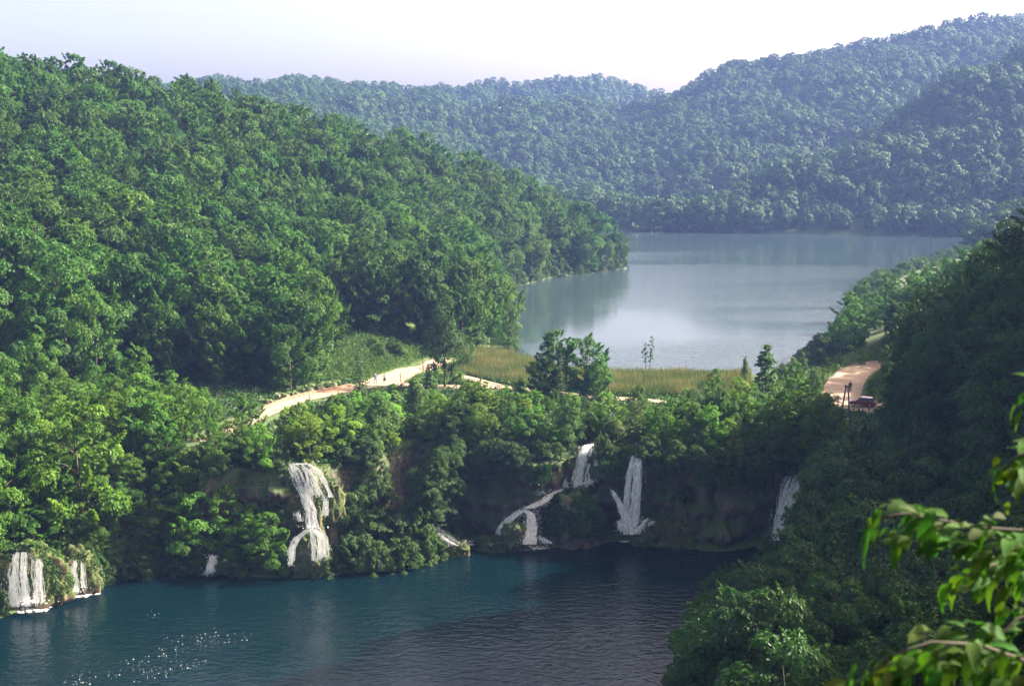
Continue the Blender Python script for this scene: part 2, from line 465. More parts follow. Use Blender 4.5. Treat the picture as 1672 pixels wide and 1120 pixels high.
def fall_mat(name, alpha_lo, ns=2.2):
    m, n, b, out = new_mat(name)
    b.inputs["Base Color"].default_value = (.93, .94, .95, 1)
    b.inputs["Roughness"].default_value = .45
    tr = node(n, "ShaderNodeBsdfTranslucent"); tr.inputs[0].default_value = (.8, .83, .88, 1)
    ms = node(n, "ShaderNodeMixShader"); ms.inputs[0].default_value = .35
    n.links.new(b.outputs[0], ms.inputs[1]); n.links.new(tr.outputs[0], ms.inputs[2])
    tc = node(n, "ShaderNodeTexCoord")
    mp = node(n, "ShaderNodeMapping"); mp.inputs["Scale"].default_value = (3.0, 3.0, .55)
    n.links.new(tc.outputs["Object"], mp.inputs[0])
    a = node(n, "ShaderNodeTexNoise"); a.inputs["Scale"].default_value = ns; a.inputs["Detail"].default_value = 5
    n.links.new(mp.outputs[0], a.inputs[0])
    r = ramp(n, [(.28 if alpha_lo else .40, (alpha_lo,) * 3), (.66 if alpha_lo else .52, (1, 1, 1))])
    n.links.new(a.outputs[0], r.inputs[0])
    tp = node(n, "ShaderNodeBsdfTransparent")
    m2 = node(n, "ShaderNodeMixShader")
    n.links.new(r.outputs[0], m2.inputs[0]); n.links.new(tp.outputs[0], m2.inputs[1]); n.links.new(ms.outputs[0], m2.inputs[2])
    n.links.new(m2.outputs[0], out.inputs[0])
    return m
M['fall'] = fall_mat("falling_water", .25)
M['foam'] = fall_mat("water_foam", .0, .55)
def plain(name, c, rough=.6, metal=0, coat=0, spec=.5):
    m, n, b, out = new_mat(name)
    tc = node(n, "ShaderNodeTexCoord")
    nz = node(n, "ShaderNodeTexNoise"); nz.inputs["Scale"].default_value = 6; nz.inputs["Detail"].default_value = 4
    n.links.new(tc.outputs["Object"], nz.inputs[0])
    r = ramp(n, [(.3, tuple(v * .82 for v in c)), (.7, tuple(min(1, v * 1.12) for v in c))])
    n.links.new(nz.outputs[0], r.inputs[0]); n.links.new(r.outputs[0], b.inputs["Base Color"])
    b.inputs["Roughness"].default_value = rough; b.inputs["Metallic"].default_value = metal
    b.inputs["Coat Weight"].default_value = coat; b.inputs["Specular IOR Level"].default_value = spec
    return m

# ------------------------------------------------------------------ terrain sheet, waters, haze
def axis(*spans):
    out = []
    for a, b, st in spans:
        n = max(1, int(round((b - a) / st)))
        out += list(np.linspace(a, b, n, endpoint=False))
    out.append(spans[-1][1])
    return np.array(out)
gx = axis((-900, -240, 22), (-240, -72, 6), (-72, 72, 1.0), (72, 250, 6), (250, 1100, 22))
gy = axis((-220, 0, 16), (0, 120, 4), (120, 235, 1.0), (235, 470, 4), (470, 900, 14), (900, 2050, 30))
GX, GY = np.meshgrid(gx, gy)
pts = np.stack([GX.ravel(), GY.ravel()], 1)
hh = H(pts)
V = np.concatenate([pts, hh[:, None]], 1)
nx, ny = len(gx), len(gy)
I = np.arange(nx * ny).reshape(ny, nx)
F = np.stack([I[:-1, :-1].ravel(), I[:-1, 1:].ravel(), I[1:, 1:].ravel(), I[1:, :-1].ravel()], 1)
tag(obj("terrain", mk("terrain", V, F, M['ground'], smooth_=True)), kind='structure')

def box_sheet(name, x0, x1, y0, y1, z, mat):
    return tag(obj(name, mk(name, [(x0, y0, z), (x1, y0, z), (x1, y1, z), (x0, y1, z)], [(0, 1, 2, 3)], mat)), kind='structure')
box_sheet("lower_lake", -140, 42, -70, 162, LOW, M['lower_water'])
box_sheet("upper_lake", -80, 330, 200, 662, 0.0, M['upper_water'])

mv = bpy.data.materials.new("haze_air"); mv.use_nodes = True
n_ = mv.node_tree
n_.nodes.remove(n_.nodes["Principled BSDF"])
pv = n_.nodes.new("ShaderNodeVolumePrincipled")
pv.inputs["Color"].default_value = (.25, .40, 1.0, 1)
pv.inputs["Density"].default_value = 0.00017
pv.inputs["Anisotropy"].default_value = 0.2
n_.links.new(pv.outputs[0], n_.nodes["Material Output"].inputs["Volume"])
hb = MB().box(((100, 915, 100)), (2050, 2300, 270)).mesh("haze", mv)
tag(obj("haze", hb), kind='stuff')

# ------------------------------------------------------------------ roads
def ribbon(name, line, wds, mat, lift=.05, sub=6):
    L = [Vector(p) for p in line]
    pts = []
    for i in range(len(L) - 1):
        p0, p1, p2, p3 = L[max(i - 1, 0)], L[i], L[i + 1], L[min(i + 2, len(L) - 1)]
        for k in range(sub):
            t = k / sub
            pts.append(.5 * ((2 * p1) + (p2 - p0) * t + (2 * p0 - 5 * p1 + 4 * p2 - p3) * t * t + (3 * p1 - p0 - 3 * p2 + p3) * t ** 3))
    pts.append(L[-1])
    V, F = [], []
    for i, p in enumerate(pts):
        t = pts[min(i + 1, len(pts) - 1)] - pts[max(i - 1, 0)]
        s = Vector((t.y, -t.x, 0)).normalized()
        f = i / (len(pts) - 1)
        wd = np.interp(f, np.linspace(0, 1, len(wds)), wds)
        for j in range(7):
            q = p + s * wd * ((j / 6) * 2 - 1) * (1 + .22 * mn.noise(Vector((i * .45, (j > 3) * 9.0, 3))) + .10 * mn.noise(Vector((i * 1.9, (j > 3) * 5.0, 7))))
            V.append(q)
    z = H(np.array([[v.x, v.y] for v in V]))
    V = [(v.x, v.y, max(float(a), v.z - .4) + lift) for v, a in zip(V, z)]
    for i in range(len(pts) - 1):
        for j in range(6):
            a = i * 7 + j
            F.append((a, a + 1, a + 8, a + 7))
    return tag(obj(name, mk(name, V, F, mat, smooth_=True)), kind='structure')
ribbon("road", ROAD_L, [1.5, 1.5, 1.5, 1.6, 2.0, 2.9, 2.8, 2.2, 2.0], M['gravel'], .10)
ribbon("road", ROAD_R, [2.6, 2.8, 3.0, 3.0, 3.0], M['gravel'], .10)
ribbon("path", PATH, [1.3] * 5, M['gravel'], .14)
ribbon("path", PATH_B, [1.2] * 3, M['gravel'], .18)

# ------------------------------------------------------------------ tree meshes
UPV = np.array([0, 0, 1.0])
def unit(a):
    return a / (np.linalg.norm(a, axis=-1, keepdims=True) + 1e-9)
def leaf_quads(c, nrm, along, size, asp, tone):
    a = unit(along - (along * nrm).sum(1, keepdims=True) * nrm)
    b = np.cross(nrm, a)
    sz = size[:, None]
    tip = c + a * sz + nrm * (-.18 * sz)
    root = c - a * sz * .8
    s1 = c + b * sz * asp + nrm * .12 * sz
    s2 = c - b * sz * asp + nrm * .12 * sz
    V = np.stack([root, s1, tip, s2], 1).reshape(-1, 3)
    F = np.arange(len(c) * 4).reshape(-1, 4)
    return V, F, np.repeat(tone, 4)
def crown_arrays(seed, R, Ht, base, lobes, leaves, leaf, profile='dome', flat=.55, droop=.25, asp=.55, rmin=.27, rmax=.42, fill=.12, coh=.35, jit=.42, spray=.3):
    g = np.random.default_rng(seed)
    Cs, Ns, As, Ss, Ts = [], [], [], [], []
    phi = g.uniform(0, 6.28)
    for i in range(lobes):
        t = (i + g.uniform(0, 1)) / lobes
        t = t ** .85
        if profile == 'dome':
            r = math.sqrt(max(0, 1 - ((t - .38) / .62) ** 2)) if t > .38 else .62 + t
        elif profile == 'tall':
            r = min(1, .55 + 1.4 * t) * math.sqrt(max(0.02, 1 - t ** 2.4))
        elif profile == 'bush':
            r = math.sqrt(max(0, 1 - (t * .97) ** 2))
        else:
            r = 1 - t * .9
        phi += 2.399 + g.normal(0, .35)
        rr = r * R * (g.uniform(.45, .92) if g.random() > .18 else g.uniform(0, .45))
        o = np.array([math.cos(phi), math.sin(phi), 0])
        lr = R * g.uniform(rmin, rmax) * (1.0 if t < .8 else .75)
        c = o * rr + UPV * (base + t * (Ht - base - lr * flat))
        n = int(leaves * (lr / (R * .35)) ** 2)
        if g.random() < spray:
            ax = unit((o * g.uniform(.35, 1.0) + UPV * g.uniform(.25, .95) + g.normal(0, .2, 3))[None])[0]
            sd_ = unit(np.cross(ax, UPV)[None])[0]; th = np.cross(sd_, ax)
            LL = lr * g.uniform(1.5, 2.3)
            n = int(n * .8)
            tt = g.uniform(0, 1, n) ** .8
            wq = lr * .72 * (1 - tt) ** .55 * (.35 + tt * 1.1).clip(0, 1)
            aa, bb = g.uniform(-1, 1, n), g.normal(0, .22, n)
            p = ax * (tt * LL - LL * .45)[:, None] + sd_ * (aa * wq)[:, None] + th * (bb * wq)[:, None]
            p[:, 2] -= .35 * np.abs(aa) * wq + .12 * tt * LL * tt
            lt = g.uniform(0, 1)
            Cs.append(c + p); Ns.append(unit(th * .55 + UPV * .35 + (sd_ * aa[:, None]) * .45 + o * coh + g.normal(size=(n, 3)) * jit))
            As.append(unit(ax * .9 + sd_ * aa[:, None] * .8 - UPV * .2 + g.normal(size=(n, 3)) * .35))
            Ss.append(leaf * g.uniform(.65, 1.3, n)); Ts.append(np.clip(.15 + lt * .4 + .2 * tt + g.normal(0, .15, n), 0, 1))
            continue
        d = unit(g.normal(size=(n, 3)))
        pref = unit((o * .7 * min(1, rr / R + .2) + UPV * .75)[None])[0]
        dot = d @ pref
        d = np.where((dot < -.15)[:, None] & (g.random(n) > fill)[:, None], d - 2 * dot[:, None] * pref, d)
        rad = lr * g.uniform(.55, 1, n) ** .4 * (1 + .22 * np.sin(d[:, 0] * 9 + i) * np.cos(d[:, 1] * 8 + i * 2))
        p = d * rad[:, None] * np.array([1, 1, flat])
        hr = np.linalg.norm(p[:, :2], axis=1)
        p[:, 2] -= droop * hr ** 2 / max(lr, .1)
        cd = unit((c + p) * np.array([1, 1, R / Ht * 1.6]) - UPV * (base + .35 * (Ht - base)) * R / Ht * 1.6)
        nn = unit(cd * coh + d * .6 + UPV * .35 + g.normal(size=(n, 3)) * jit)
        al = unit(d * np.array([1, 1, .2]) + o * .4 - UPV * .25 + g.normal(size=(n, 3)) * .35)
        lt = g.uniform(0, 1)
        Cs.append(c + p); Ns.append(nn); As.append(al)
        Ss.append(leaf * g.uniform(.65, 1.3, n))
        Ts.append(np.clip(.2 + lt * .4 + g.normal(0, .16, n), 0, 1))
    return leaf_quads(np.concatenate(Cs), np.concatenate(Ns), np.concatenate(As), np.concatenate(Ss), asp, np.concatenate(Ts))
def spruce_arrays(seed, R, Ht, base, whorls, leaf):
    g = np.random.default_rng(seed)
    Cs, As, Ns, Ss, Ts = [], [], [], [], []
    for k in range(whorls):
        t = k / (whorls - 1)
        z = base + t * (Ht - base)
        r = R * (1 - t) ** .85 + .12
        nb = int(6 + 4 * (1 - t))
        ph = g.uniform(0, 6.28)
        for j in range(nb):
            a = ph + j * 6.283 / nb + g.normal(0, .15)
            L = r * g.uniform(.75, 1.12)
            o = np.array([math.cos(a), math.sin(a), 0]); s = np.array([-o[1], o[0], 0])
            n = max(4, int(L * 10))
            u = g.uniform(.08, 1, n)
            p = o * (u * L)[:, None] + s * (g.normal(0, .16, n) * L * (1.05 - u))[:, None]
            p[:, 2] += z - .32 * L * u + .18 * L * u ** 3 + g.normal(0, .05, n)
            Cs.append(p)
            As.append(o + s * g.normal(0, .7, n)[:, None] - UPV * .25)
            Ns.append(unit(UPV + g.normal(size=(n, 3)) * .35 + o * .2))
            Ss.append(leaf * g.uniform(.7, 1.3, n)); Ts.append(np.clip(g.normal(.35 + .3 * u, .15), 0, 1))
    return leaf_quads(np.concatenate(Cs), unit(np.concatenate(Ns)), np.concatenate(As), np.concatenate(Ss), .32, np.concatenate(Ts))
def trunk_mb(seed, R, Ht, base, thick, limbs=7, top=.85):
    r = random.Random(seed)
    mb = MB()
    lean = Vector((r.uniform(-.4, .4), r.uniform(-.4, .4), 0))
    P0 = [Vector((0, 0, -1.2))] + [Vector((0, 0, Ht * top * f)) + lean * f * f * 2 for f in (.0, .2, .45, .7, 1)]
    mb.tube(P0, [thick * 1.5, thick * 1.25, thick, thick * .75, thick * .5, thick * .12], 7)
    for i in range(limbs):
        f = r.uniform(max(.15, base / Ht), .78)
        a = i * 2.4 + r.uniform(-.4, .4)
        p = Vector((0, 0, Ht * top * f)) + lean * f * f * 2
        L = R * r.uniform(.55, .85) * (1.15 - f * .6)
        d = Vector((math.cos(a), math.sin(a), r.uniform(.35, .8)))
        mid = p + d * L * .5
        mb.tube([p, mid, mid + Vector((d.x, d.y, d.z * .5)) * L * .5], [thick * .4, thick * .25, thick * .06], 5)
    return mb
VAR = {}
def variant(kind, arrays, leafm, trunk):
    V, F, T = arrays
    cm = mk(kind + "_crown", V, F, M[leafm], T)
    tm = trunk.mesh(kind + "_trunk", M['bark'], True)
    # joined copy for stuff
    n = len(V)
    k = len(tm.vertices)
    tv = np.array([v.co for v in tm.vertices])
    faces = [list(f) for f in F] + [[i + n for i in p.vertices] for p in tm.polygons]
    jm = mk(kind + "_whole", np.concatenate([V, tv]), faces, mats=[M[leafm], M['bark']], midx=[0] * len(F) + [1] * len(tm.polygons), tone=np.concatenate([T, np.zeros(k)]))
    VAR.setdefault(kind, []).append((cm, tm, jm))
# every prototype is 10 m tall, scaled where it is planted
for s in range(6):
    R = [3.7, 4.1, 3.4, 4.4, 3.1, 3.8][s]
    variant('beech_tree', crown_arrays(100 + s, R, 10, .8, 62, 300, .19, 'dome', flat=.6, droop=.22, asp=.45, coh=.3, rmin=.2, rmax=.42, spray=.75), 'beech', trunk_mb(s, R, 10, 1.2, .17))
for s in range(5):
    R = [3.6, 4.2, 3.2, 3.9, 3.5][s]
    variant('maple_tree', crown_arrays(200 + s, R, 10, .4, 48, 420, .15, 'dome', flat=.55, droop=.2, asp=.62, rmin=.15, rmax=.38, coh=.25, spray=.6), 'maple', trunk_mb(30 + s, R, 10, 1.0, .16))
for s in range(4):
    R = [2.8, 3.2, 2.5, 3.4][s]
    variant('alder_tree', crown_arrays(300 + s, R, 10, .9, 54, 300, .14, 'tall', flat=.85, droop=.1, asp=.5, rmin=.18, rmax=.42, coh=.25, spray=.55), 'willow', trunk_mb(50 + s, R, 10, 1.4, .13))
for s in range(5):
    R = [3.9, 4.3, 3.5, 4.6, 3.7][s]
    variant('hornbeam_tree', crown_arrays(400 + s, R, 10, .6, 52, 420, .15, 'dome', flat=.5, droop=.25, asp=.52, rmin=.18, rmax=.38, coh=.3, spray=.5), 'horn', trunk_mb(70 + s, R, 10, 1.0, .16))
for s in range(2):
    variant('spruce_tree', spruce_arrays(500 + s, 2.5, 10, .7, 20, .26), 'spruce', trunk_mb(90 + s, .5, 10, 1, .13, 0, .97))
for s in range(2):
    variant('aspen_tree', crown_arrays(550 + s, 1.9, 10, 1.5, 30, 130, .19, 'cone', flat=.4, droop=.1, asp=.5, rmin=.25, rmax=.5), 'willow', trunk_mb(95 + s, 1.5, 10, 1, .11, 9, .97))
for s in range(4):
    R = [6.2, 7.0, 5.6, 6.6][s]
    variant('shrub', crown_arrays(600 + s, R, 10, 0.0, 70, 520, .25, 'bush', flat=.6, droop=.2, asp=.55, rmin=.13, rmax=.34, spray=.6), 'willow', trunk_mb(110 + s, R, 10, .5, .22, 8, .6))
VAR['willow_shrub'] = VAR['shrub']
for s in range(5):
    R = [4.2, 4.6, 3.8, 4.0, 4.8][s]
    variant('far_tree', crown_arrays(700 + s, R, 10, .6, 48, 95, .36, 'dome', flat=.75, droop=.15, asp=.6, rmin=.18, rmax=.40, coh=.75, jit=.3, spray=.4), 'far', trunk_mb(130 + s, R, 10, 1, .18, 0))

def plant(kind, x, y, height, width=1.0, label=None, group=None, cat='tree', tint=(1, 1, 1), var=None, ground=None, lean=0.0):
    v = VAR[kind][rnd.randrange(len(VAR[kind])) if var is None else var % len(VAR[kind])]
    g = hz(x, y) if ground is None else ground
    e = bpy.data.objects.new(kind, None)
    e.empty_display_size = .5
    e.location = (float(x), float(y), float(g) - .15)
    s = height / 10.0
    e.rotation_euler = (lean * rnd.uniform(-1, 1), lean * rnd.uniform(-1, 1), rnd.uniform(0, 6.28))
    e.scale = (s * width, s * width, s)
    link(e)
    tag(e, label, cat, group)
    for nm, me in (("crown", v[0]), ("trunk", v[1])):
        c = bpy.data.objects.new(nm if 'shrub' not in kind else ("foliage" if nm == "crown" else "stem"), me)
        c.parent = e
        c.color = (*tint, 1)
        link(c)
    return e

def forest(name, kind, P3, heights, widths):
    """one mass of trees nobody could count: points that carry instances"""
    col = bpy.data.collections.new(name + "_sources")
    for i, v in enumerate(VAR[kind]):
        col.objects.link(bpy.data.objects.new("%s_source_%d" % (kind, i), v[2]))
    me = bpy.data.meshes.new(name)
    n = len(P3)
    me.vertices.add(n)
    me.vertices.foreach_set("co", np.asarray(P3, np.float32).ravel())
    g = np.random.default_rng(n)
    def at(nm, ty, val):
        a = me.attributes.new(nm, ty, 'POINT')
        a.data.foreach_set("vector" if ty == 'FLOAT_VECTOR' else "value", np.asarray(val).ravel())
    at("scl", 'FLOAT_VECTOR', np.stack([heights / 10 * widths, heights / 10 * widths, heights / 10], 1).astype(np.float32))
    at("rot", 'FLOAT_VECTOR', np.stack([g.normal(0, .05, n), g.normal(0, .05, n), g.uniform(0, 6.28, n)], 1).astype(np.float32))
    at("pick", 'INT', g.integers(0, len(VAR[kind]), n).astype(np.int32))
    o = tag(obj(name, me), kind='stuff')
    t = bpy.data.node_groups.new(name + "_scatter", 'GeometryNodeTree')
    t.interface.new_socket("Geometry", in_out='INPUT', socket_type='NodeSocketGeometry')
    t.interface.new_socket("Geometry", in_out='OUTPUT', socket_type='NodeSocketGeometry')
    gi, go = t.nodes.new("NodeGroupInput"), t.nodes.new("NodeGroupOutput")
    ip = t.nodes.new("GeometryNodeInstanceOnPoints")
    ci = t.nodes.new("GeometryNodeCollectionInfo")
    ci.inputs[0].default_value = col
    ci.inputs["Separate Children"].default_value = True
    ci.inputs["Reset Children"].default_value = True
    ip.inputs["Pick Instance"].default_value = True
    def named(nm, ty):
        x = t.nodes.new("GeometryNodeInputNamedAttribute"); x.data_type = ty; x.inputs[0].default_value = nm
        return next(s for s in x.outputs if s.enabled and s.name == "Attribute")
    t.links.new(gi.outputs[0], ip.inputs["Points"])
    t.links.new(ci.outputs[0], ip.inputs["Instance"])
    t.links.new(named("pick", 'INT'), ip.inputs["Instance Index"])
    t.links.new(named("rot", 'FLOAT_VECTOR'), ip.inputs["Rotation"])
    t.links.new(named("scl", 'FLOAT_VECTOR'), ip.inputs["Scale"])
    t.links.new(ip.outputs[0], go.inputs[0])
    md = o.modifiers.new("scatter", 'NODES'); md.node_group = t
    return o

def scatter(x0, x1, y0, y1, step, seed):
    g = np.random.default_rng(seed)
    xs = np.arange(x0, x1, step); ys = np.arange(y0, y1, step * .9)
    X, Y = np.meshgrid(xs, ys)
    X = X + (np.arange(len(ys)) % 2)[:, None] * step / 2
    q = np.stack([X.ravel(), Y.ravel()], 1)
    return q + g.uniform(-.38, .38, q.shape) * step

ROADS = (ROAD_L, ROAD_R, PATH, PATH_B)
def clear_of(q, margin=3.6, water=1.0):
    m = (poly_sd(q, UPPER) > water) & (poly_sd(q, LOWER) > water)
    for L in (ROAD_L, ROAD_R): m &= line_dist(q, L)[0] > margin + 1.2
    for L in (PATH, PATH_B): m &= line_dist(q, L)[0] > margin * .6
    return m

def visible(q, g, ht, rad, scale=4.0):
    """pixels each crown shows: discs drawn nearest first, terrain hides too"""
    W_, H_ = int(1672 / scale), int(1120 / scale)
    px, py, d = proj(q[:, 0], q[:, 1], g + ht * .58)
    r1 = FPX * rad / d / scale
    r2 = FPX * ht * .45 / d / scale
    px, py = px / scale, py / scale
    buf = np.zeros((H_, W_), bool)
    out = np.zeros(len(q))
    yy, xx = np.mgrid[0:H_, 0:W_]
    for i in np.argsort(d):
        if d[i] < 5: continue
        a0, a1 = int(max(0, px[i] - r1[i])), int(min(W_, px[i] + r1[i] + 1))
        b0, b1 = int(max(0, py[i] - r2[i])), int(min(H_, py[i] + r2[i] + 1))
        if a1 <= a0 or b1 <= b0: continue
        m = ((xx[b0:b1, a0:a1] - px[i]) / r1[i]) ** 2 + ((yy[b0:b1, a0:a1] - py[i]) / r2[i]) ** 2 < 1
        s = buf[b0:b1, a0:a1]
        out[i] = (m & ~s).sum()
        s |= m
    return out
FRACT = ["at the hillside's foot"] + [k + " up the hillside" for k in ("a tenth", "a fifth", "three tenths", "two fifths", "halfway", "three fifths", "seven tenths", "four fifths", "nine tenths")] + ["on the hill's skyline"]

# ------------------------------------------------------------------ the wooded hill behind the road
q = scatter(-175, 45, 195, 455, 6.1, 11)
u_, v_, dd_ = proj(q[:, 0], q[:, 1], H(q) + 8)
m = clear_of(q, 4.0, .4) & (u_ > -40) & (q[:, 0] < 46)
# the grassy clearing above the road bend, and the reed bed, stay open
cl = (u_ > 590) & (u_ < 705) & (v_ > 505) & (v_ < 640) | (q[:, 1] < 230) & (q[:, 0] > -32) | (q[:, 1] < 250) & (q[:, 0] > -6)
m &= ~cl
# only the slope that faces the camera: behind the ridge nothing shows
q = q[m]
g_ = H(q)
gr = np.random.default_rng(5)
ht = gr.uniform(10.5, 18.5, len(q)); wd = gr.uniform(.72, 1.1, len(q))
# lower near the water's edge
ht *= np.where(poly_sd(q, UPPER) < 6, .8, 1)
vis = visible(q, g_, ht, ht / 10 * 3.7 * wd * .9)
order = np.argsort(-vis)
keep = [i for i in order if vis[i] > 2]
ind, rest = keep[:288], keep[288:]
SKY_X = [-160, 0, 120, 230, 300, 400, 500, 650, 760, 850, 960, 1030]
SKY_Y = [75, 100, 108, 122, 135, 160, 182, 217, 250, 287, 340, 380]
FOOT_X = [-100, 0, 150, 300, 430, 560, 640, 760, 815, 900, 1030]
FOOT_Y = [640, 630, 600, 620, 640, 600, 520, 600, 470, 452, 438]
COLS = [(0, "the outermost fall"), (40, "the wide pale fall"), (85, "the gap past the wide fall"), (125, "the thin shore fall"), (170, "the yellow-tipped maple's edge"), (215, "the upright leafy shoots"), (260, "the dark hollow in the bank"), (305, "the deepest shade on the shore"), (345, "the little fall under the bank"), (390, "the near end of the road"), (430, "the road's first bend"), (480, "the white cascade"), (520, "the moss beside the cascade"), (560, "the rock cut along the road"), (588, "the lone spruce"), (620, "the two walkers"), (655, "the red post"), (690, "the tall bare pole"), (725, "the dark roadside alder"), (760, "the path junction"), (795, "the round shore trees"), (830, "the lake's first bay"), (865, "the lake's inner shore"), (905, "the big dam tree"), (945, "the outlet fall"), (985, "the last bay"), (1020, "the tip of the wooded point")]
used = {}
def uniq(lbl):
    used[lbl] = used.get(lbl, 0) + 1
    return lbl
for i in ind:
    px, py, _ = proj(q[i, 0], q[i, 1], g_[i] + ht[i] * .8)
    f = (np.interp(px, FOOT_X, FOOT_Y) - py) / (np.interp(px, FOOT_X, FOOT_Y) - np.interp(px, SKY_X, SKY_Y))
    k = int(np.clip(round(f * 10), 0, 10))
    c = min(COLS, key=lambda c: abs(c[0] - px))[1]
    tn = gr.uniform(.74, 1.2)
    yl = gr.uniform(.85, 1.25)
    plant('beech_tree', q[i, 0], q[i, 1], ht[i], wd[i], "beech %s, above %s" % (FRACT[k], c), "beeches on the wooded hillside", tint=(tn * yl, tn, tn * .95), ground=g_[i])
forest("hillside_wood", 'beech_tree', np.concatenate([q[rest], g_[rest][:, None]], 1), ht[rest], wd[rest])

# ------------------------------------------------------------------ far hills: one distant mass each
def far_wood(name, cond, step, seed, box):
    q = scatter(*box, step, seed)
    g = H(q)
    u, v, d = proj(q[:, 0], q[:, 1], g + 8)
    m = (poly_sd(q, UPPER) > 1.5) & (u > -150) & (u < 1900) & cond(q, u)
    q, g = q[m], g[m]
    gg = np.random.default_rng(seed)
    h = gg.uniform(9, 15, len(q)) + 3.5 * np.sin(q[:, 0] / 23 + q[:, 1] / 31) * np.sin(q[:, 1] / 17); wdt = gg.uniform(.8, 1.25, len(q))
    vi = visible(q, g, h, h * .42 * wdt, 2.0)
    k = (vi > 0) 
    forest(name, 'far_tree', np.concatenate([q[k], g[k][:, None]], 1), h[k], wdt[k])
far_wood("far_wood_beyond_the_lake", lambda q, u: (q[:, 1] > 470) & (q[:, 0] > -60 + (q[:, 1] - 600) * -.1) & (q[:, 0] > (q[:, 1] - 800) * .02), 7.6, 21, (-60, 720, 440, 1280))
far_wood("far_wood_at_the_valley_head", lambda q, u: (q[:, 1] > 560) & ~((q[:, 0] > -60 + (q[:, 1] - 600) * -.1) & (q[:, 0] > (q[:, 1] - 800) * .02) & (q[:, 1] < 1280)), 8.4, 22, (-620, 620, 560, 1420))

# ------------------------------------------------------------------ the shaded bank
SIL_X = [1060, 1085, 1110, 1180, 1290, 1305, 1345, 1375, 1392, 1424, 1432, 1445, 1500, 1560, 1600, 1672, 1900]
SIL_Y = [1160, 1110, 1030, 925, 868, 790, 745, 705, 682, 676, 600, 520, 478, 438, 392, 340, 250]
q = scatter(8, 110, 62, 240, 5.3, 31)
g_ = H(q)
gr = np.random.default_rng(9)
ht = gr.uniform(8.5, 13.5, len(q)); wd = gr.uniform(.75, 1.0, len(q))
m = clear_of(q, 3.4, .8)
# keep the trees under the bank's outline in the photograph
for i in range(len(q)):
    if not m[i]: continue
    ok = False
    for sc in (1, .85, .7, .55, .42):
        h = ht[i] * sc
        mx, my, md = proj(q[i, 0], q[i, 1], g_[i] + h * .55)
        if mx - FPX * h * .46 * wd[i] / md < 1426 and my - FPX * h * .5 / md < 676 and q[i, 1] < 200: continue
        cx, cy, d = proj(q[i, 0], q[i, 1], g_[i] + h)
        ex = cx - FPX * h * .33 * wd[i] / d
        mid = proj(q[i, 0], q[i, 1], g_[i] + h * .55)[1]
        if cy > np.interp(cx, SIL_X, SIL_Y) - 4 and mid > np.interp(ex, SIL_X, SIL_Y) - 8 and ex > 1070:
            ht[i] = h; ok = True; break
    m[i] = ok
q, g_, ht, wd = q[m], g_[m], ht[m], wd[m]
vis = visible(q, g_, ht, ht * .38 * wd * .9)
shown = np.where(vis > 3)[0]
SH = ["just above the water", "low on the slope", "part way up the slope", "high on the slope", "at the top of the slope"]
for i in shown:
    px, py, d = proj(q[i, 0], q[i, 1], g_[i] + ht[i] * .8)
    hgt = SH[int(np.clip((g_[i] + 11) / 7, 0, 4))]
    near = "beside the lower lake's nearest corner" if d < 85 else "below the hanging branches" if d < 105 else "abreast of the dark water" if d < 130 else "beside the last fall" if d < 155 else "below the red car" if d < 178 else "beside the curving road" if d < 210 else "beyond the curving road"
    size = "low" if ht[i] < 7 else "mid-sized" if ht[i] < 10.5 else "tall"
    edge = ", outermost" if py < np.interp(px, SIL_X, SIL_Y) + 45 else ""
    tn = gr.uniform(.65, 1.4)
    tone = "darker" if tn < .9 else "greener" if tn < 1.15 else "paler"
    girth = "narrow" if wd[i] < .84 else "full" if wd[i] < .92 else "broad"
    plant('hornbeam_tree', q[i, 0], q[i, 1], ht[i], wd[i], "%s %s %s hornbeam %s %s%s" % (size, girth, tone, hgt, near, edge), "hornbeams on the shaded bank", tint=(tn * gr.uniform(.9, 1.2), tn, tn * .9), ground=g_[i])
# the same wood goes on up the hill, out of the picture
q2 = scatter(50, 260, 10, 330, 8.5, 41)
u2 = proj(q2[:, 0], q2[:, 1], H(q2) + 6)
m2 = clear_of(q2, 4, 2) & ((u2[0] > 1800) | (q2[:, 1] < 60)) & (q2[:, 0] > 60)
q2 = q2[m2]
forest("upper_bank_wood", 'far_tree', np.concatenate([q2, H(q2)[:, None]], 1), np.random.default_rng(3).uniform(10, 15, len(q2)), np.full(len(q2), 1.1))
# lakeside trees of that bank beyond the road
gr = np.random.default_rng(10)
q3 = scatter(60, 250, 225, 480, 6.6, 43)
u3 = proj(q3[:, 0], q3[:, 1], H(q3) + 9)
m3 = clear_of(q3, 4, 1.0) & (u3[0] < 1720) & (u3[0] > 1360) & (poly_sd(q3, UPPER) < 40)
g3 = H(q3)
h3 = gr.uniform(8, 13, len(q3))
LK_X, LK_Y = [1360, 1385, 1400, 1440, 1500, 1530, 1560, 1620, 1700], [600, 470, 455, 440, 425, 420, 405, 380, 330]
for i in np.where(m3)[0]:
    for sc in (1, .85, .7, .55):
        h = h3[i] * sc
        if proj(q3[i, 0], q3[i, 1], g3[i] + h)[1] > np.interp(u3[0][i], LK_X, LK_Y): break
    else:
        m3[i] = False
    h3[i] = h
q3, g3, h3 = q3[m3], g3[m3], h3[m3]
v3 = visible(q3, g3, h3, h3 * .38)
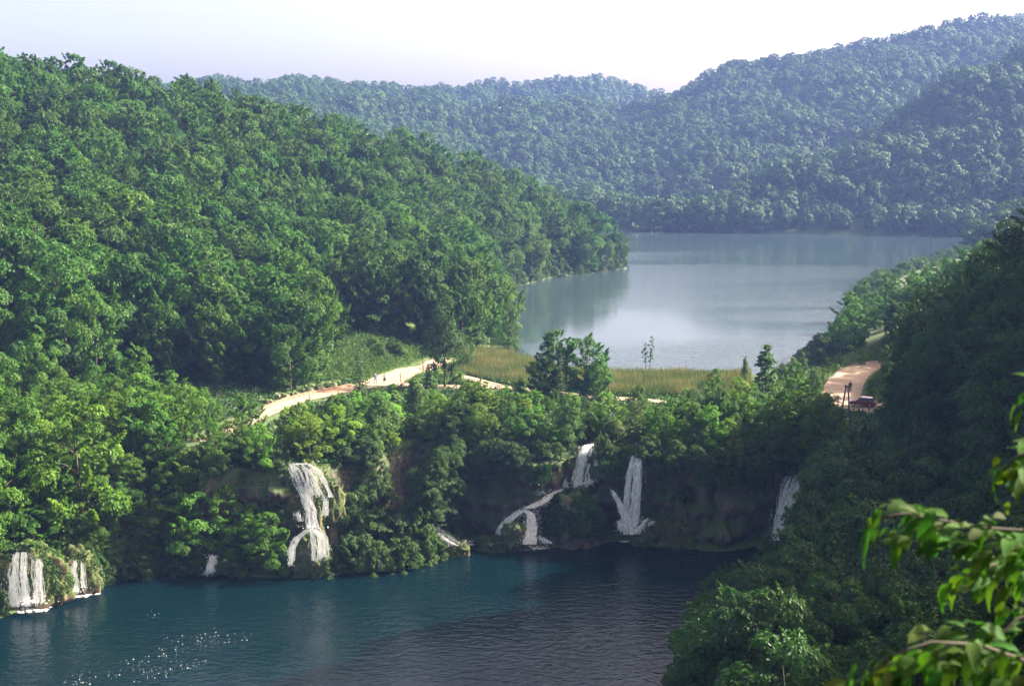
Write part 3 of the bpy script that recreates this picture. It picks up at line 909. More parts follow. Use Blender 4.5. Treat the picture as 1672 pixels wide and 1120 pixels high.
for i in np.where(v3 > 8)[0]:
    d = poly_sd(q3[i:i + 1], UPPER)[0]
    f = "first" if q3[i, 1] < 260 else "second" if q3[i, 1] < 300 else "third" if q3[i, 1] < 350 else "far"
    wh = "at the lake edge" if d < 5 else "a row back" if d < 12 else "well back" if d < 22 else "highest up"
    tn = gr.uniform(.85, 1.3)
    plant('maple_tree', q3[i, 0], q3[i, 1], h3[i], .9, "light green tree %s, %s stretch past the road bend" % (wh, f), "lakeside trees beyond the curving road", tint=(tn * .8, tn * .9, tn), ground=g3[i])

# ------------------------------------------------------------------ trees of the dam and the sunny bank, one by one
def T(px, py, D, kind, width=1.0, label=None, group=None, tint=(1, 1, 1), cat='tree', var=None, minh=1.5, sink=0):
    p = P(px, py, D)
    g = hz(p[0], p[1])
    h = max(minh, p[2] - g)
    return plant(kind, p[0], p[1], h * 1.02, width, label, group, cat, tint, var, g)
BANK = "broadleaf trees on the sunny bank of the lower lake"
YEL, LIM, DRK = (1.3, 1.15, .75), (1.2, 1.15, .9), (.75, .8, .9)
for px, py, D, wd, tint, lb in [
    (18, 632, 140, .80, LIM, "lime green maple above the widest fall at the shore's end"),
    (122, 648, 141, .85, YEL, "tall maple with yellow tips beside the thin shore fall"),
    (-10, 735, 134, .80, LIM, "low maple leaning over the outermost fall"),
    (75, 700, 139, .75, (1.1, 1.05, .9), "maple squeezed between the lime green one and the yellow-tipped one"),
    (222, 560, 166, .70, LIM, "maple with upright pale shoots rising above its neighbours"),
    (300, 622, 158, .85, (1, 1, 1), "broad maple behind the dark hollow in the bank"),
    (392, 640, 160, .85, LIM, "sunlit maple where the road disappears behind the bank"),
    (352, 655, 154, .75, (1.05, 1.0, .9), "bright maple standing forward of the broad one"),
    (245, 680, 150, .85, (.9, .95, .9), "full maple over the darkest hollow of the shore"),
    (330, 720, 149, .8, (1.05, 1.05, .9), "maple hanging over the little fall under the bank"),
    (425, 690, 153, .75, LIM, "bright maple just beside the top of the white cascade"),
    (395, 770, 146, .8, (1.0, 1.05, .9), "low bright maple beside the white cascade's foot"),
    (180, 700, 150, .7, (.8, .9, .9), "darker maple behind the yellow-tipped one"),
    (290, 790, 144, .7, (.95, 1, .9), "low maple drooping to the water by the dark hollow"),
    (60, 545, 172, .9, (.95, 1, 1), "tall maple behind the shore maples above the outermost fall"),
    (150, 590, 170, .7, (.9, 1, .95), "maple in the second row behind the yellow-tipped one"),
    (-20, 560, 165, .9, (1.0, 1.0, .95), "second-row maple outermost along the bank"),
    (455, 745, 151, .6, LIM, "small bright maple touching the cascade's lip")]:
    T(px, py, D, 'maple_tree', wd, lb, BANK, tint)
for px, py, D, wd in [(30, 350, 196, 1.0), (100, 400, 188, .95), (-30, 430, 184, .9), (150, 470, 184, .7), (60, 470, 180, .9)]:
    T(px, py, D, 'maple_tree', wd, {30: "largest pale round crown on the spur above the shore maples", 100: "pale crown beside the largest one on the near spur", -30: "pale crown on the near spur above the outermost fall", 150: "pale crown at the edge of the dark gap in the hillside wood", 60: "pale crown lowest on the near spur"}[px], "pale crowns on the near spur", (.72, .82, 1.0))
DAM = "trees standing on the dam between the lakes"
rows = [
    # px, top, D, kind, width, tint, label
    (587, 566, 180, 'spruce_tree', 1.0, (1.15, 1.2, 1), "lone slender spruce beside the road junction"),
    (676, 612, 171, 'aspen_tree', 1.35, YEL, "yellow-green layered tree below the road junction"),
    (725, 482, 197, 'alder_tree', .75, DRK, "tall dark alder with a bare trunk by the path fork"),
    (762, 545, 216, 'alder_tree', .95, LIM, "pale alder beside the dark one at the reed bed's end"),
    (790, 470, 246, 'beech_tree', .85, (1, 1, 1), "big round tree where the reeds meet the wooded hill"),
    (812, 520, 240, 'beech_tree', .8, (1.1, 1.1, 1), "round tree lapping the upper lake's first bay"),
    (744, 515, 240, 'beech_tree', .7, (.9, .95, 1), "tree tucked behind the pale alder"),
    (908, 536, 187, 'beech_tree', .95, (.75, .85, .85), "tallest dark-topped tree on the dam, before the reeds"),
    (957, 545, 189, 'beech_tree', 1.0, (1.05, 1.15, .95), "light-crowned tree leaning beside the tallest on the dam"),
    (976, 590, 186, 'beech_tree', 1.1, (1.1, 1.2, 1.1), "pale low-hanging tree beside the leaning one"),
    (915, 575, 183, 'spruce_tree', .8, (1.1, 1.1, 1), "dark spruce growing through the tallest tree's foot"),
    (884, 575, 185, 'beech_tree', .9, (1, 1.05, 1), "slim alder on the path side of the tallest tree"),
    (828, 598, 206, 'maple_tree', 1.0, LIM, "small round tree alone in the reeds beside the path"),
    (1253, 562, 187, 'aspen_tree', 1.25, (.85, 1, .9), "tall layered tree with a visible straight stem on the dam"),
    (1217, 580, 200, 'aspen_tree', .8, (1.3, 1.3, 1.2), "thin pale sapling next to the tall layered tree"),
    (1370, 518, 229, 'maple_tree', .85, (1.5, 1.5, 1.2), "bright sunlit tree at the bend of the curving road"),  # tint brightened to stand in for sunlight on this crown
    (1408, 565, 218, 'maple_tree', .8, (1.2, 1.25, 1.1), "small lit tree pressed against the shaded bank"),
    (1348, 575, 224, 'alder_tree', .9, (1, 1, .9), "young alder at the lake side of the curving road"),
    (1310, 572, 212, 'alder_tree', 1.1, (1.05, 1.05, .95), "rounded alder behind the tall layered tree"),
    (1278, 590, 204, 'alder_tree', 1.0, LIM, "bushy alder filling the shore beside the layered tree"),
    (702, 604, 178, 'aspen_tree', 1.3, (1.1, 1.15, .9), "slim layered tree rising over the path between the yellow-green one and the dark alder"),
    (642, 626, 167, 'aspen_tree', 1.4, LIM, "slim bright tree rising below the road junction"),
    (505, 645, 162, 'spruce_tree', .9, (1.1, 1.1, 1), "young spruce above the white cascade"),
    (852, 612, 178, 'aspen_tree', 1.4, (1.05, 1.1, .9), "slim tree crossing the path between the reeds and the stepped falls"),
    (1042, 626, 171, 'alder_tree', 1.0, (1.2, 1.15, .9), "loose bright tree breaking the dam's canopy above the widest fall"),
    (1168, 600, 178, 'maple_tree', .75, YEL, "upright yellow-green tree standing over the reed bed's end"),
    (1296, 582, 190, 'maple_tree', .75, LIM, "upright bright tree behind the last fall"),
    (1330, 600, 190, 'alder_tree', 1.0, (1.2, 1.2, .9), "loose tree at the lake side of the road's bend"),
    (1148, 618, 181, 'alder_tree', 1.0, (.9, 1, 1.1), "small blue-green tree at the reed bed's edge"),
]
mid = [(480, 660, 168), (520, 668, 170), (556, 640, 172), (612, 660, 166), (640, 668, 172), (715, 640, 176), (752, 645, 172), (792, 640, 178), (848, 640, 176), (868, 672, 166), (932, 640, 170), (985, 655, 172), (1040, 652, 176), (1085, 660, 172), (1125, 645, 176), (1172, 632, 178), (1212, 640, 172), (1240, 655, 168), (1290, 640, 178), (1330, 640, 184), (1340, 690, 172), (1300, 690, 166), (500, 715, 158), (540, 720, 160), (590, 690, 158), (640, 700, 158), (700, 690, 161), (742, 685, 158), (800, 672, 160), (820, 712, 156.5), (880, 715, 159), (905, 690, 162), (960, 670, 165), (1005, 680, 161), (1060, 685, 160), (1105, 690, 159), (1140, 682, 157), (1190, 680, 158), (1230, 700, 157), (1265, 720, 157), (1310, 735, 158), (680, 735, 156.5), (770, 735, 156.5), (610, 735, 154), (1100, 725, 157), (850, 742, 157), (1215, 740, 156.5)]
mid = [(a, b, 153.5 + (D - 154) * .42) for a, b, D in mid]
gr = np.random.default_rng(77)
for k, (px, py, D) in enumerate(mid):
    kd = 'maple_tree' if k % 3 else 'alder_tree'
    t = gr.uniform(.85, 1.45); y = gr.uniform(.9, 1.35)
    ref = min([(490, "the white cascade"), (588, "the lone spruce"), (676, "the yellow-green layered tree"), (725, "the tall dark alder"), (790, "the path fork"), (860, "the stepped falls"), (905, "the tallest dark-topped tree"), (950, "the outlet fall"), (1035, "the widest dark-cliff fall"), (1110, "the grey rock mound"), (1150, "the reed bed's end"), (1253, "the straight-stemmed tree"), (1295, "the last fall"), (1340, "the twin-legged pole")], key=lambda r: abs(r[0] - px))
    row = "on the cliff edge" if D < 155.5 else "just behind the cliff edge" if D < 157.5 else "amid the dam" if D < 161 else "beside the path"
    side = "right over" if abs(ref[0] - px) < 14 else "to one side of" if ref[0] > px else "on the sunward side of"
    tone = "yellowish" if y > 1.22 else "bright green" if t > 1.05 else "deep green"
    rows.append((px, py, D, kd, 1.0 if kd == 'maple_tree' else 1.35, (t * y, t, t * .85), "%s tree %s, %s %s" % (tone, row, side, ref[1])))
for px, py, D, kd, wd, tint, lb in rows:
    while D < 165:
        p = P(px, py, D)
        if hz(p[0], p[1]) > -.8: break
        D += .4
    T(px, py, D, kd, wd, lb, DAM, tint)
# the rest of the canopy between those trees, kept under its outline in the photograph
def fill(box, step, seed, SX, SY, cond, hmin, hmax, group, lab, wd=1.1, kinds=('maple_tree', 'maple_tree', 'alder_tree'), thr=2, bright=1.0):
    g = np.random.default_rng(seed)
    q = scatter(*box, step, seed)
    z = H(q)
    u, v, d = proj(q[:, 0], q[:, 1], z)
    m = clear_of(q, 2.6, .5) & cond(q, u, z)
    h = g.uniform(hmin, hmax, len(q))
    # highest crown the outline allows
    lim = np.interp(u, SX, SY) + g.uniform(-30, 26, len(q))
    zt = CAM_H - np.tan(np.arctan((lim - 560) / FPX) + TH) * q[:, 1]
    h = np.minimum(h, zt - z)
    m &= h > 1.8
    q, z, h, u, v, d = q[m], z[m], h[m], u[m], v[m], d[m]
    vi = visible(q, z, h, h * .4)
    for i in np.where(vi > thr)[0]:
        t = g.uniform(.72, 1.3) * bright; y = g.uniform(.9, 1.3)
        plant(kinds[int(g.integers(len(kinds)))], q[i, 0], q[i, 1], h[i], wd * g.uniform(.9, 1.2), lab(u[i], q[i], h[i], t / bright, y), group, tint=(t * y, t, t * .85), ground=z[i])
REFS = [(20, "the outermost fall"), (45, "the wide pale fall"), (122, "the thin shore fall"), (175, "the yellow-tipped maple"), (245, "the dark hollow"), (345, "the little bank fall"), (410, "the road's near end"), (490, "the white cascade"), (588, "the lone spruce"), (640, "the road junction"), (676, "the layered yellow-green tree"), (725, "the tall dark alder"), (770, "the path fork"), (815, "the small reed tree"), (860, "the stepped falls"), (905, "the tallest dam tree"), (950, "the outlet fall"), (995, "the wire post"), (1035, "the widest fall"), (1110, "the grey rock mound"), (1150, "the reed bed's end"), (1200, "the pale sapling"), (1253, "the straight-stemmed tree"), (1295, "the last fall"), (1340, "the twin-legged pole")]
def fill_label(u, q, h, t, y):
    ref = min(REFS, key=lambda r: abs(r[0] - u))
    dist = poly_sd(q[None], LOWER)[0]
    row = "at the water's edge" if dist < 3 else "at the edge of the drop" if dist < 6 else "set back from the drop" if dist < 11 else "well back from the drop" if dist < 20 else "by the path"
    size = "low" if h < 3.6 else "middling" if h < 6 else "tall"
    tone = "yellowish" if y > 1.18 else "bright" if t > 1.03 else "deep green"
    side = "in line with" if abs(ref[0] - u) < 9 else "short of" if u < ref[0] else "just past"
    return "%s %s tree %s, %s %s" % (size, tone, row, side, ref[1])
DX = [430, 480, 540, 590, 640, 700, 760, 850, 870, 960, 1100, 1130, 1200, 1260, 1340, 1370]
DY = [705, 682, 668, 655, 668, 645, 643, 647, 652, 664, 668, 650, 632, 640, 640, 690]
fill((-40, 46, 150, 187), 3.7, 51, DX, DY, lambda q, u, z: (u > 440) & (u < 1365) & (z > -.8) & (poly_sd(q, LOWER) > 1.2), 6.5, 10.5, DAM, fill_label, 1.0, ('maple_tree', 'maple_tree', 'alder_tree'), 2, 1.3)
BX = [-60, 0, 60, 150, 220, 300, 400, 440, 470, 500]
BY = [560, 560, 560, 590, 575, 625, 650, 690, 720, 750]
fill((-80, -22, 126, 176), 4.0, 52, BX, BY, lambda q, u, z: (u > -60) & (u < 455), 5.5, 9.5, BANK, fill_label, 1.0, ('maple_tree',), 2, 1.15)
def shore_line(px0, px1, n):
    a = np.linspace(px0, px1, n)
    sx = [330, 440, 540, 575, 640, 720, 748, 800, 850, 960, 1000, 1040, 1080, 1180, 1240, 1330]
    sy = [938, 945, 938, 936, 932, 908, 885, 886, 893, 893, 886, 884, 894, 903, 893, 880]
    return np.array([Z(x, y, LOW)[:2] for x, y in zip(a, np.interp(a, sx, sy))]), a
def shore_pt(px):
    return shore_line(px, px + 1, 2)[0][0]
SHR = "shrubs along the lower lake's shore"
for px, py, D, wd, tint, lb in [
    (577, 800, 149, .8, LIM, "bright leafy shrub between the white cascade and the mossy island"),
    (606, 828, 146, 1.0, (1.1, 1.0, .9), "olive twiggy shrub on top of the mossy island"),
    (650, 838, 146, .9, (1.15, 1.0, .9), "olive shrub in the middle of the mossy island"),
    (682, 806, 148, .75, LIM, "tallest bright shrub at the outer end of the mossy island"),
    (570, 872, 142.5, .9, (1.0, .95, .8), "low shrub at the near foot of the mossy island"),
    (610, 878, 142.5, .9, (1.1, 1.05, .8), "low shrub spilling to the water from the mossy island"),
    (655, 872, 143.5, .9, (1, 1, .8), "low shrub over the tiny trickle on the mossy island"),
    (700, 866, 146.5, .9, (1.2, 1.05, .8), "low shrub next to the slanting rivulet"),
    (405, 872, 142.5, .9, (1.0, 1.0, .9), "low shrub between the little fall and the white cascade"),
    (440, 862, 143.5, 1.0, LIM, "shrub beside the foot of the white cascade"),
    (470, 905, 141, 1.0, (.9, .95, .8), "shrub dipping into the water before the white cascade"),
    (375, 890, 142, .8, (.9, .95, .8), "low shrub over the little fall under the bank"),
    (535, 905, 141, .9, (.95, 1, .8), "shrub dipping into the water beside the cascade's lower veil"),
    (-22, 905, 133, .5, YEL, "yellowish shrub below the outermost fall"),
    (-15, 850, 134, .55, LIM, "shrub above the outermost fall's lip"),
    (92, 890, 135, .4, (1.1, 1.1, .8), "shrub hanging between the wide fall and the thin one"),
    (-2, 955, 128.6, .45, YEL, "yellow-leaved shrub at the water beside the wide pale fall"),
    (8, 968, 128.2, .5, LIM, "low shrub at the outermost corner of the shore below the wide pale fall"),
    (152, 885, 137, .45, (1, 1, .9), "shrub hanging past the thin fall"),
    (550, 745, 150, .9, (.9, 1, .9), "dark green shrub above the cascade's side veil"),
    (460, 800, 146, .9, LIM, "shrub leaning into the white cascade from the bank"),
    (500, 762, 149, .9, (1, 1.1, .9), "leafy tuft in the middle of the white cascade's lip")]:
    T(px, py, D, 'shrub', wd, lb, SHR, tint, 'shrub')
PSH = "shrubs along the dam path"
gr = np.random.default_rng(78)
k = 0
names = ["by the road's near end", "below the road bend", "under the lone spruce", "below the road junction", "by the yellow-green tree", "under the dark alder", "by the path fork", "below the reed-edge path", "near the tallest tree's foot", "under the tallest tree", "behind the outlet fall", "at the wire post", "behind the widest dark-cliff fall", "over the grey rock mound", "by the reed bed's end", "under the tall layered tree", "before the bushy alder", "above the last fall", "by the twin-legged pole", "below the red car"]
for row, (D, dy, hh_) in enumerate([(180, 0, 2.6), (164, 0, 3.0)]):
    for i in range(20):
        px = 440 + i * 50 + gr.uniform(-14, 14) + row * 20
        p = P(px, 650, D)
        if px > 1345 or not clear_of(np.array([[p[0], p[1]]]), 2.2, 2)[0]: continue
        t = gr.uniform(.8, 1.25)
        plant('shrub', p[0], p[1], hh_ * gr.uniform(.7, 1.2), .8, "%s shrub %s, %s" % ("pale" if t > 1 else "dark", names[i], "next to the path" if row == 0 else "a few steps below the path"), PSH, 'shrub', (t * 1.1, t, t * .85))
gr = np.random.default_rng(85)
for k, px in enumerate((160, 182, 204, 226, 248, 268, 290, 312, 372, 392)):
    for r_ in (.5, 2.2):
        L_ = Z(px + gr.uniform(-6, 6), float(np.interp(px, [150, 240, 330, 440], [955, 940, 938, 945])), LOW)
        x_, y_ = L_[0], L_[1] + r_
        t = gr.uniform(.6, .95)
        plant('shrub', x_, y_, gr.uniform(1.8, 3.4), gr.uniform(.8, 1.1), "%s shrub %s, %s" % ("dark" if t < .78 else "green", "at the sunny bank's waterline" if r_ < 1 else "above the sunny bank's waterline", "by the dark hollow" if px < 255 else "near the little bank fall" if px < 330 else "past the little bank fall"), SHR, 'shrub', (t, t, t * .85), None, max(LOW, hz(x_, y_)))
# shrubs on the grassy clearing above the road
for k, (px, py, D, lb) in enumerate([(610, 545, 232, "shrub low on the grassy clearing above the walkers"), (640, 570, 224, "dark shrub in the middle of the grassy clearing"), (668, 575, 226, "shrub on the grassy clearing beside the bare pole"), (655, 535, 238, "shrub at the top edge of the grassy clearing"), (690, 560, 232, "shrub between the grassy clearing and the tall alder"), (625, 595, 216, "small shrub beside the rock above the walkers")]):
    T(px, py, D, 'shrub', .9, lb, "shrubs on the grassy clearing", (1.1, 1.1, .9), 'shrub', None, 1.8)
gr = np.random.default_rng(84)
for k in range(46):
    px, D = (455 + gr.uniform(0, 140), gr.uniform(149.5, 154)) if k < 26 else (335 + gr.uniform(0, 125), gr.uniform(144.5, 152))
    p = P(px, 760, D); p[2] = hz(p[0], p[1])
    if poly_sd(p[None, :2], LOWER)[0] < 3 or abs(px - 497) < 22 and D < 151.5: continue
    t = gr.uniform(.75, 1.1)
    plant('shrub', p[0], p[1], gr.uniform(2.0, 3.6), gr.uniform(.9, 1.2), "%s shrub %s the white cascade, %s" % ("dark" if t < .92 else "green", "behind" if D > 151.8 else "level with", "over the little bank fall" if px < 400 else "on its road side" if px < 497 else "between it and the spruce" if px < 560 else "nearer the spruce"), SHR, 'shrub', (t, t, t * .85), None, p[2])
for k in range(17):
    px = 575 + k * 10.4
    L1 = shore_pt(px)
    for t_ in (flat_width(px) + .6, flat_width(px) + 2.2):
        x_, y_ = L1[0] + gr.normal(0, .3), L1[1] + t_
        z_ = hz(x_, y_)
        t = gr.uniform(.75, 1.15)
        plant('shrub', x_, y_, gr.uniform(2.2, 3.8), gr.uniform(.9, 1.2), "%s shrub on the %s behind the mossy island, %s" % ("pale" if t > 1.03 else "dusky" if t < .87 else "green", "slope" if z_ < -3 else "rim", "at its cascade end" if px < 620 else "over its middle" if px < 680 else "at its outer end"), SHR, 'shrub', (t, t, t * .88), None, z_)
SP = [Z(a_, b_, 0) for a_, b_ in [(1026, 438), (1012, 440), (950, 449), (900, 454), (862, 463), (824, 473), (818, 500), (835, 540), (840, 575)]]
for i in range(len(SP) - 1):
    a_, b_ = Vector(SP[i]), Vector(SP[i + 1])
    m_ = max(1, int((b_ - a_).length / 4.2))
    if i == 5: continue
    for k in range(m_):
        p = a_.lerp(b_, (k + gr.uniform(.2, .8)) / m_)
        q_ = np.array([[p.x + dx, p.y + dy] for dx, dy in ((-.4, .5), (-.7, 0), (-.2, .8), (0, .6))])
        ds = poly_sd(q_, UPPER); q_ = q_[int(np.argmax(ds))]
        where = ["at the tip of the point", "next to the tip of the point", "along the outer half of the point", "along the inner half of the point", "where the shore turns inward", "", "along the inner bay", "next to the reed bed"][i]
        t = gr.uniform(.85, 1.25)
        plant('willow_shrub', q_[0], q_[1], gr.uniform(2.4, 5.0), gr.uniform(.8, 1.1), "%s lake-edge shrub %s, %s" % ("pale" if t > 1.05 else "dark", where, "nearer the dam" if k < m_ / 3 else "midway" if k < 2 * m_ / 3 else "further out"), "shrubs along the wooded point", 'shrub', (t, t, t * .9), None, max(.1, hz(q_[0], q_[1])))
RS = [Z(a_, b_, 0) for a_, b_ in [(1290, 602), (1345, 572), (1385, 540), (1402, 500), (1410, 470), (1480, 445), (1560, 418), (1640, 393)]]
for i in range(len(RS) - 1):
    a_, b_ = Vector(RS[i]), Vector(RS[i + 1])
    m_ = max(1, int((b_ - a_).length / 4.2))
    for k in range(m_):
        for off in (1.4, 5.0):
            p = a_.lerp(b_, (k + gr.uniform(.1, .9)) / m_)
            dr_ = (b_ - a_).normalized()
            x_, y_ = p.x + dr_.y * off, p.y - dr_.x * off
            if line_dist(np.array([[x_, y_]]), ROAD_R)[0][0] < 4.2: continue
            t = gr.uniform(.85, 1.3)
            z_ = max(.1, hz(x_, y_))
            if proj(x_, y_, z_ + 3)[0] > 1700: continue
            where = ["by the reed bed's end", "at the first shore bend", "under the bright roadside tree", "past the bright roadside tree", "halfway along the shaded shore", "on the farther shaded shore", "where that shore vanishes"][i]
            plant('willow_shrub', x_, y_, gr.uniform(2.4, 4.6), gr.uniform(.8, 1.1), "%s shrub %s the upper lake, %s" % ("pale" if t > 1.1 else "green" if t > .97 else "dusky", "edging" if off < 2 else "back from", where), "shrubs along the shaded bank's lake shore", 'shrub', (t, t, t * .9), None, z_)
# thin two-stemmed sapling in the reeds
e = tag(obj("sapling", None, loc=(Z(1057, 607, 0.3))), "thin two-stemmed sapling rising from the reeds before the bright water", "tree")
for k, (dx, h) in enumerate(((-.35, 5.4), (.55, 6.6))):
    mb = MB().tube([(dx * .6, 0, -.8), (dx, 0, h * .5), (dx * 1.3, .1, h)], [.07, .05, .015], 5)
    st = obj("stem", mb.mesh("sapling_stem", M['bark'], True), e)
    V_, F_, T_ = crown_arrays(800 + k, .62, h, 1.8, 16, 26, .13, 'tall', .9, .1, .45, .3, .5)
    V_[:, 0] += dx * 1.2
    obj("foliage", mk("sapling_foliage", V_, F_, M['willow'], T_), st)

# ------------------------------------------------------------------ cliff under the dam
def cliff(name, px0, px1, n, inset, top):
    L, a = shore_line(px0, px1, n)
    t = np.gradient(L, axis=0); t = unit(t)
    nrm = np.stack([t[:, 1], -t[:, 0]], 1)          # towards the water
    nrm *= np.sign(-(nrm[:, 1:2]))
    nz = 34
    V, F = [], []
    for i in range(n):
        for j in range(nz):
            f = j / (nz - 1)
            tp_ = top - 4.5 * (1 - smooth(0, .13, i / n)) - 4 * smooth(.93, 1, i / n)
            z = LOW - .8 + f * (tp_ - LOW + .8)
            s = inset
            s += 4.6 * math.exp(-((a[i] - 952) / 34) ** 2) + 1.2 * math.exp(-((a[i] - 1040) / 22) ** 2) + 1.5 * math.exp(-((a[i] - 1290) / 25) ** 2)
            s += 5.0 * (1 - smooth(0, .07, i / n)) + 4.0 * smooth(.95, 1, i / n)
            q = Vector((L[i][0], L[i][1], z))
            d = 1.7 * mn.fractal(Vector((q.x * .16, q.y * .16, q.z * .10)), 1, 2, 3) + .7 * mn.fractal(Vector((q.x * .7, q.y * .7, q.z * .35)), 1, 2, 4)
            led = .35 * math.sin(z * 1.9 + 2 * mn.noise(Vector((q.x * .2, q.y * .2, 0))))
            o = -s + d + led + .9 * smooth(.75, 1, f) - 4.6 * smooth(.97, 1, f) * smooth(.02, .14, i / n) * (1 - smooth(.86, .98, i / n))
            V.append((L[i][0] + nrm[i][0] * o, L[i][1] + nrm[i][1] * o, z))
    for i in range(n - 1):
        for j in range(nz - 1):
            b = i * nz + j
            F.append((b, b + nz, b + nz + 1, b + 1))
    return tag(obj(name, mk(name, V, F, M['rock'], smooth_=True)), kind='structure')
cliff("cliff", 722, 1330, 320, 1.6, .3)
cliff("cliff", 330, 560, 120, 5.6, -1.0)
def boulder(name, px, py, D, rx, ry, rz, mat, label, group=None, seed=0, z=None, rough=.28, cat="rock"):
    bm = bmesh.new()
    bmesh.ops.create_icosphere(bm, subdivisions=5, radius=1)
    for v in bm.verts:
        d = v.co.normalized()
        k = 1 + rough * mn.fractal(d * 1.6 + Vector((seed * 3.1, 0, 0)), 1, 2, 5) + .07 * math.sin(d.z * 9 + seed + 3 * mn.noise(d * 2)) + .16 * mn.fractal(Vector((d.x * 5, d.y * 5, d.z * 1.5 + seed)), 1, 2, 4) + .05 * mn.fractal(d * 11, 1, 2, 3)
        v.co = Vector((d.x * rx, d.y * ry, d.z * rz)) * k
    me = bpy.data.meshes.new(name); bm.to_mesh(me); bm.free()
    for p in me.polygons: p.use_smooth = True
    me.materials.append(mat)
    c = P(px, py, D)
    return tag(obj(name, me, loc=(c[0], c[1], c[2] if z is None else z)), label, cat, group)
def ivy_on(o, rx, ry, rz, n, leaf, seed, tint=(1, 1, 1), top=-.15, mat='horn'):
    """leafy cover growing over a boulder: a part of it"""
    g = np.random.default_rng(seed)
    d = unit(g.normal(size=(n * 2, 3)))
    d = d[d[:, 2] > top][:n]
    k = np.array([mn.fractal(Vector(x * 2.3) + Vector((seed, 0, 0)), 1, 2, 3) for x in d])
    d, k = d[k > -.25], k[k > -.25]
    c = d * np.array([rx, ry, rz]) * (1.06 + .10 * k + g.uniform(0, .08, len(d)))[:, None]
    nn = unit(d * .7 + UPV * .4 + g.normal(size=d.shape) * .4)
    V_, F_, T_ = leaf_quads(c, nn, g.normal(size=d.shape) - UPV * .8, leaf * g.uniform(.6, 1.4, len(d)), .6, np.clip(.4 + k * .5 + g.normal(0, .15, len(d)), 0, 1))
    c = obj("leaf_cover", mk("leaf_cover", V_, F_, M[mat], T_), o)
    c.color = (*tint, 1)
    c["kind"] = "stuff"
    return c
b1 = boulder("boulder", 936, 858, 153.2, 3.7, 2.6, 4.4, M['rock'], "big leaf-covered mound between the stepped falls and the widest dark-cliff fall", None, 1, -8.7)
ivy_on(b1, 3.7, 2.6, 4.4, 9000, .2, 1, (.8, .9, .9))
b2 = boulder("boulder", 840, 868, 151, 1.9, 1.4, 2.3, M['rock'], "dark wet rock split by the two lower strands of the stepped falls", None, 2, -9.8)
b3 = boulder("boulder", 806, 882, 150.5, 2.0, 1.3, 1.3, M['rock'], "low dark rock with grass beside the stepped falls", None, 3, -10.6)
ivy_on(b3, 2.0, 1.3, 1.3, 1200, .16, 3, (.9, .9, .8), .2)
b4 = boulder("boulder", 1115, 870, 153.5, 4.6, 2.4, 2.9, M['rock'], "grey twig-covered rock mound in deep shade past the widest fall", None, 4, -10.2)
ivy_on(b4, 4.6, 2.4, 2.9, 2200, .16, 4, (1.2, .9, 1.1), .1, 'reed')
b5 = boulder("boulder", 1052, 872, 152.5, 1.5, 1.2, 1.7, M['rock'], "small dark rock touching the widest dark-cliff fall's foot", None, 5, -10.4)
b6 = boulder("boulder", 510, 900, 141.5, 2.4, 1.7, 3.4, M['tufa'], "mossy dome under the white cascade's lower veil", None, 6, -10.0)
ivy_on(b6, 2.4, 1.7, 3.4, 900, .15, 6, LIM, -.2)
b7 = boulder("boulder", 498, 815, 146.0, 2.6, 1.6, 5.2, M['tufa'], "pale tufa buttress carrying the white cascade", None, 7, -4.6)
b8 = boulder("boulder", 735, 885, 148.3, 2.2, 1.1, 1.7, M['tufa'], "pale tufa slope under the slanting rivulet", None, 8, -10.5)
b9 = boulder("boulder", 530, 805, 147.0, 2.2, 1.3, 4.2, M['tufa'], "yellow-mossed tufa step beside the white cascade", None, 9, -5.0)
ivy_on(b9, 2.2, 1.3, 4.2, 700, .15, 9, YEL, -.3)
b10 = boulder("boulder", 45, 940, 132.0, 4.6, 2.0, 4.5, M['tufa'], "mossy tufa step behind the wide pale fall at the shore's end", None, 10, -9.0)
b11 = boulder("boulder", 128, 930, 135.6, 2.6, 1.4, 3.2, M['tufa'], "yellow-green mossy tufa behind the thin shore fall", None, 11, -9.6)
ivy_on(b10, 4.6, 2.0, 4.5, 3200, .15, 10, (1.1, 1.05, .8), -.1); ivy_on(b11, 2.6, 1.4, 3.2, 1400, .15, 11, YEL, -.2); ivy_on(b7, 2.6, 1.6, 5.2, 1500, .15, 7, (.9, .95, .8), -.5); ivy_on(b8, 2.2, 1.1, 1.7, 500, .14, 8, YEL, .1)
b12 = boulder("boulder", 353, 860, 145.0, 1.1, .8, 1.6, M['cut'], "bare pink rock lit by the sun above the little fall", None, 12)
b13 = boulder("boulder", 240, 880, 145.5, 5.5, 1.8, 4.5, M['rock'], "dark rock face in the hollow under the sunny bank", None, 13, -9.0)
b14 = boulder("boulder", 1160, 810, 155.0, 1.6, 1.0, 3.4, M['rock'], "pale grey rib of rock on the shaded cliff", None, 14)
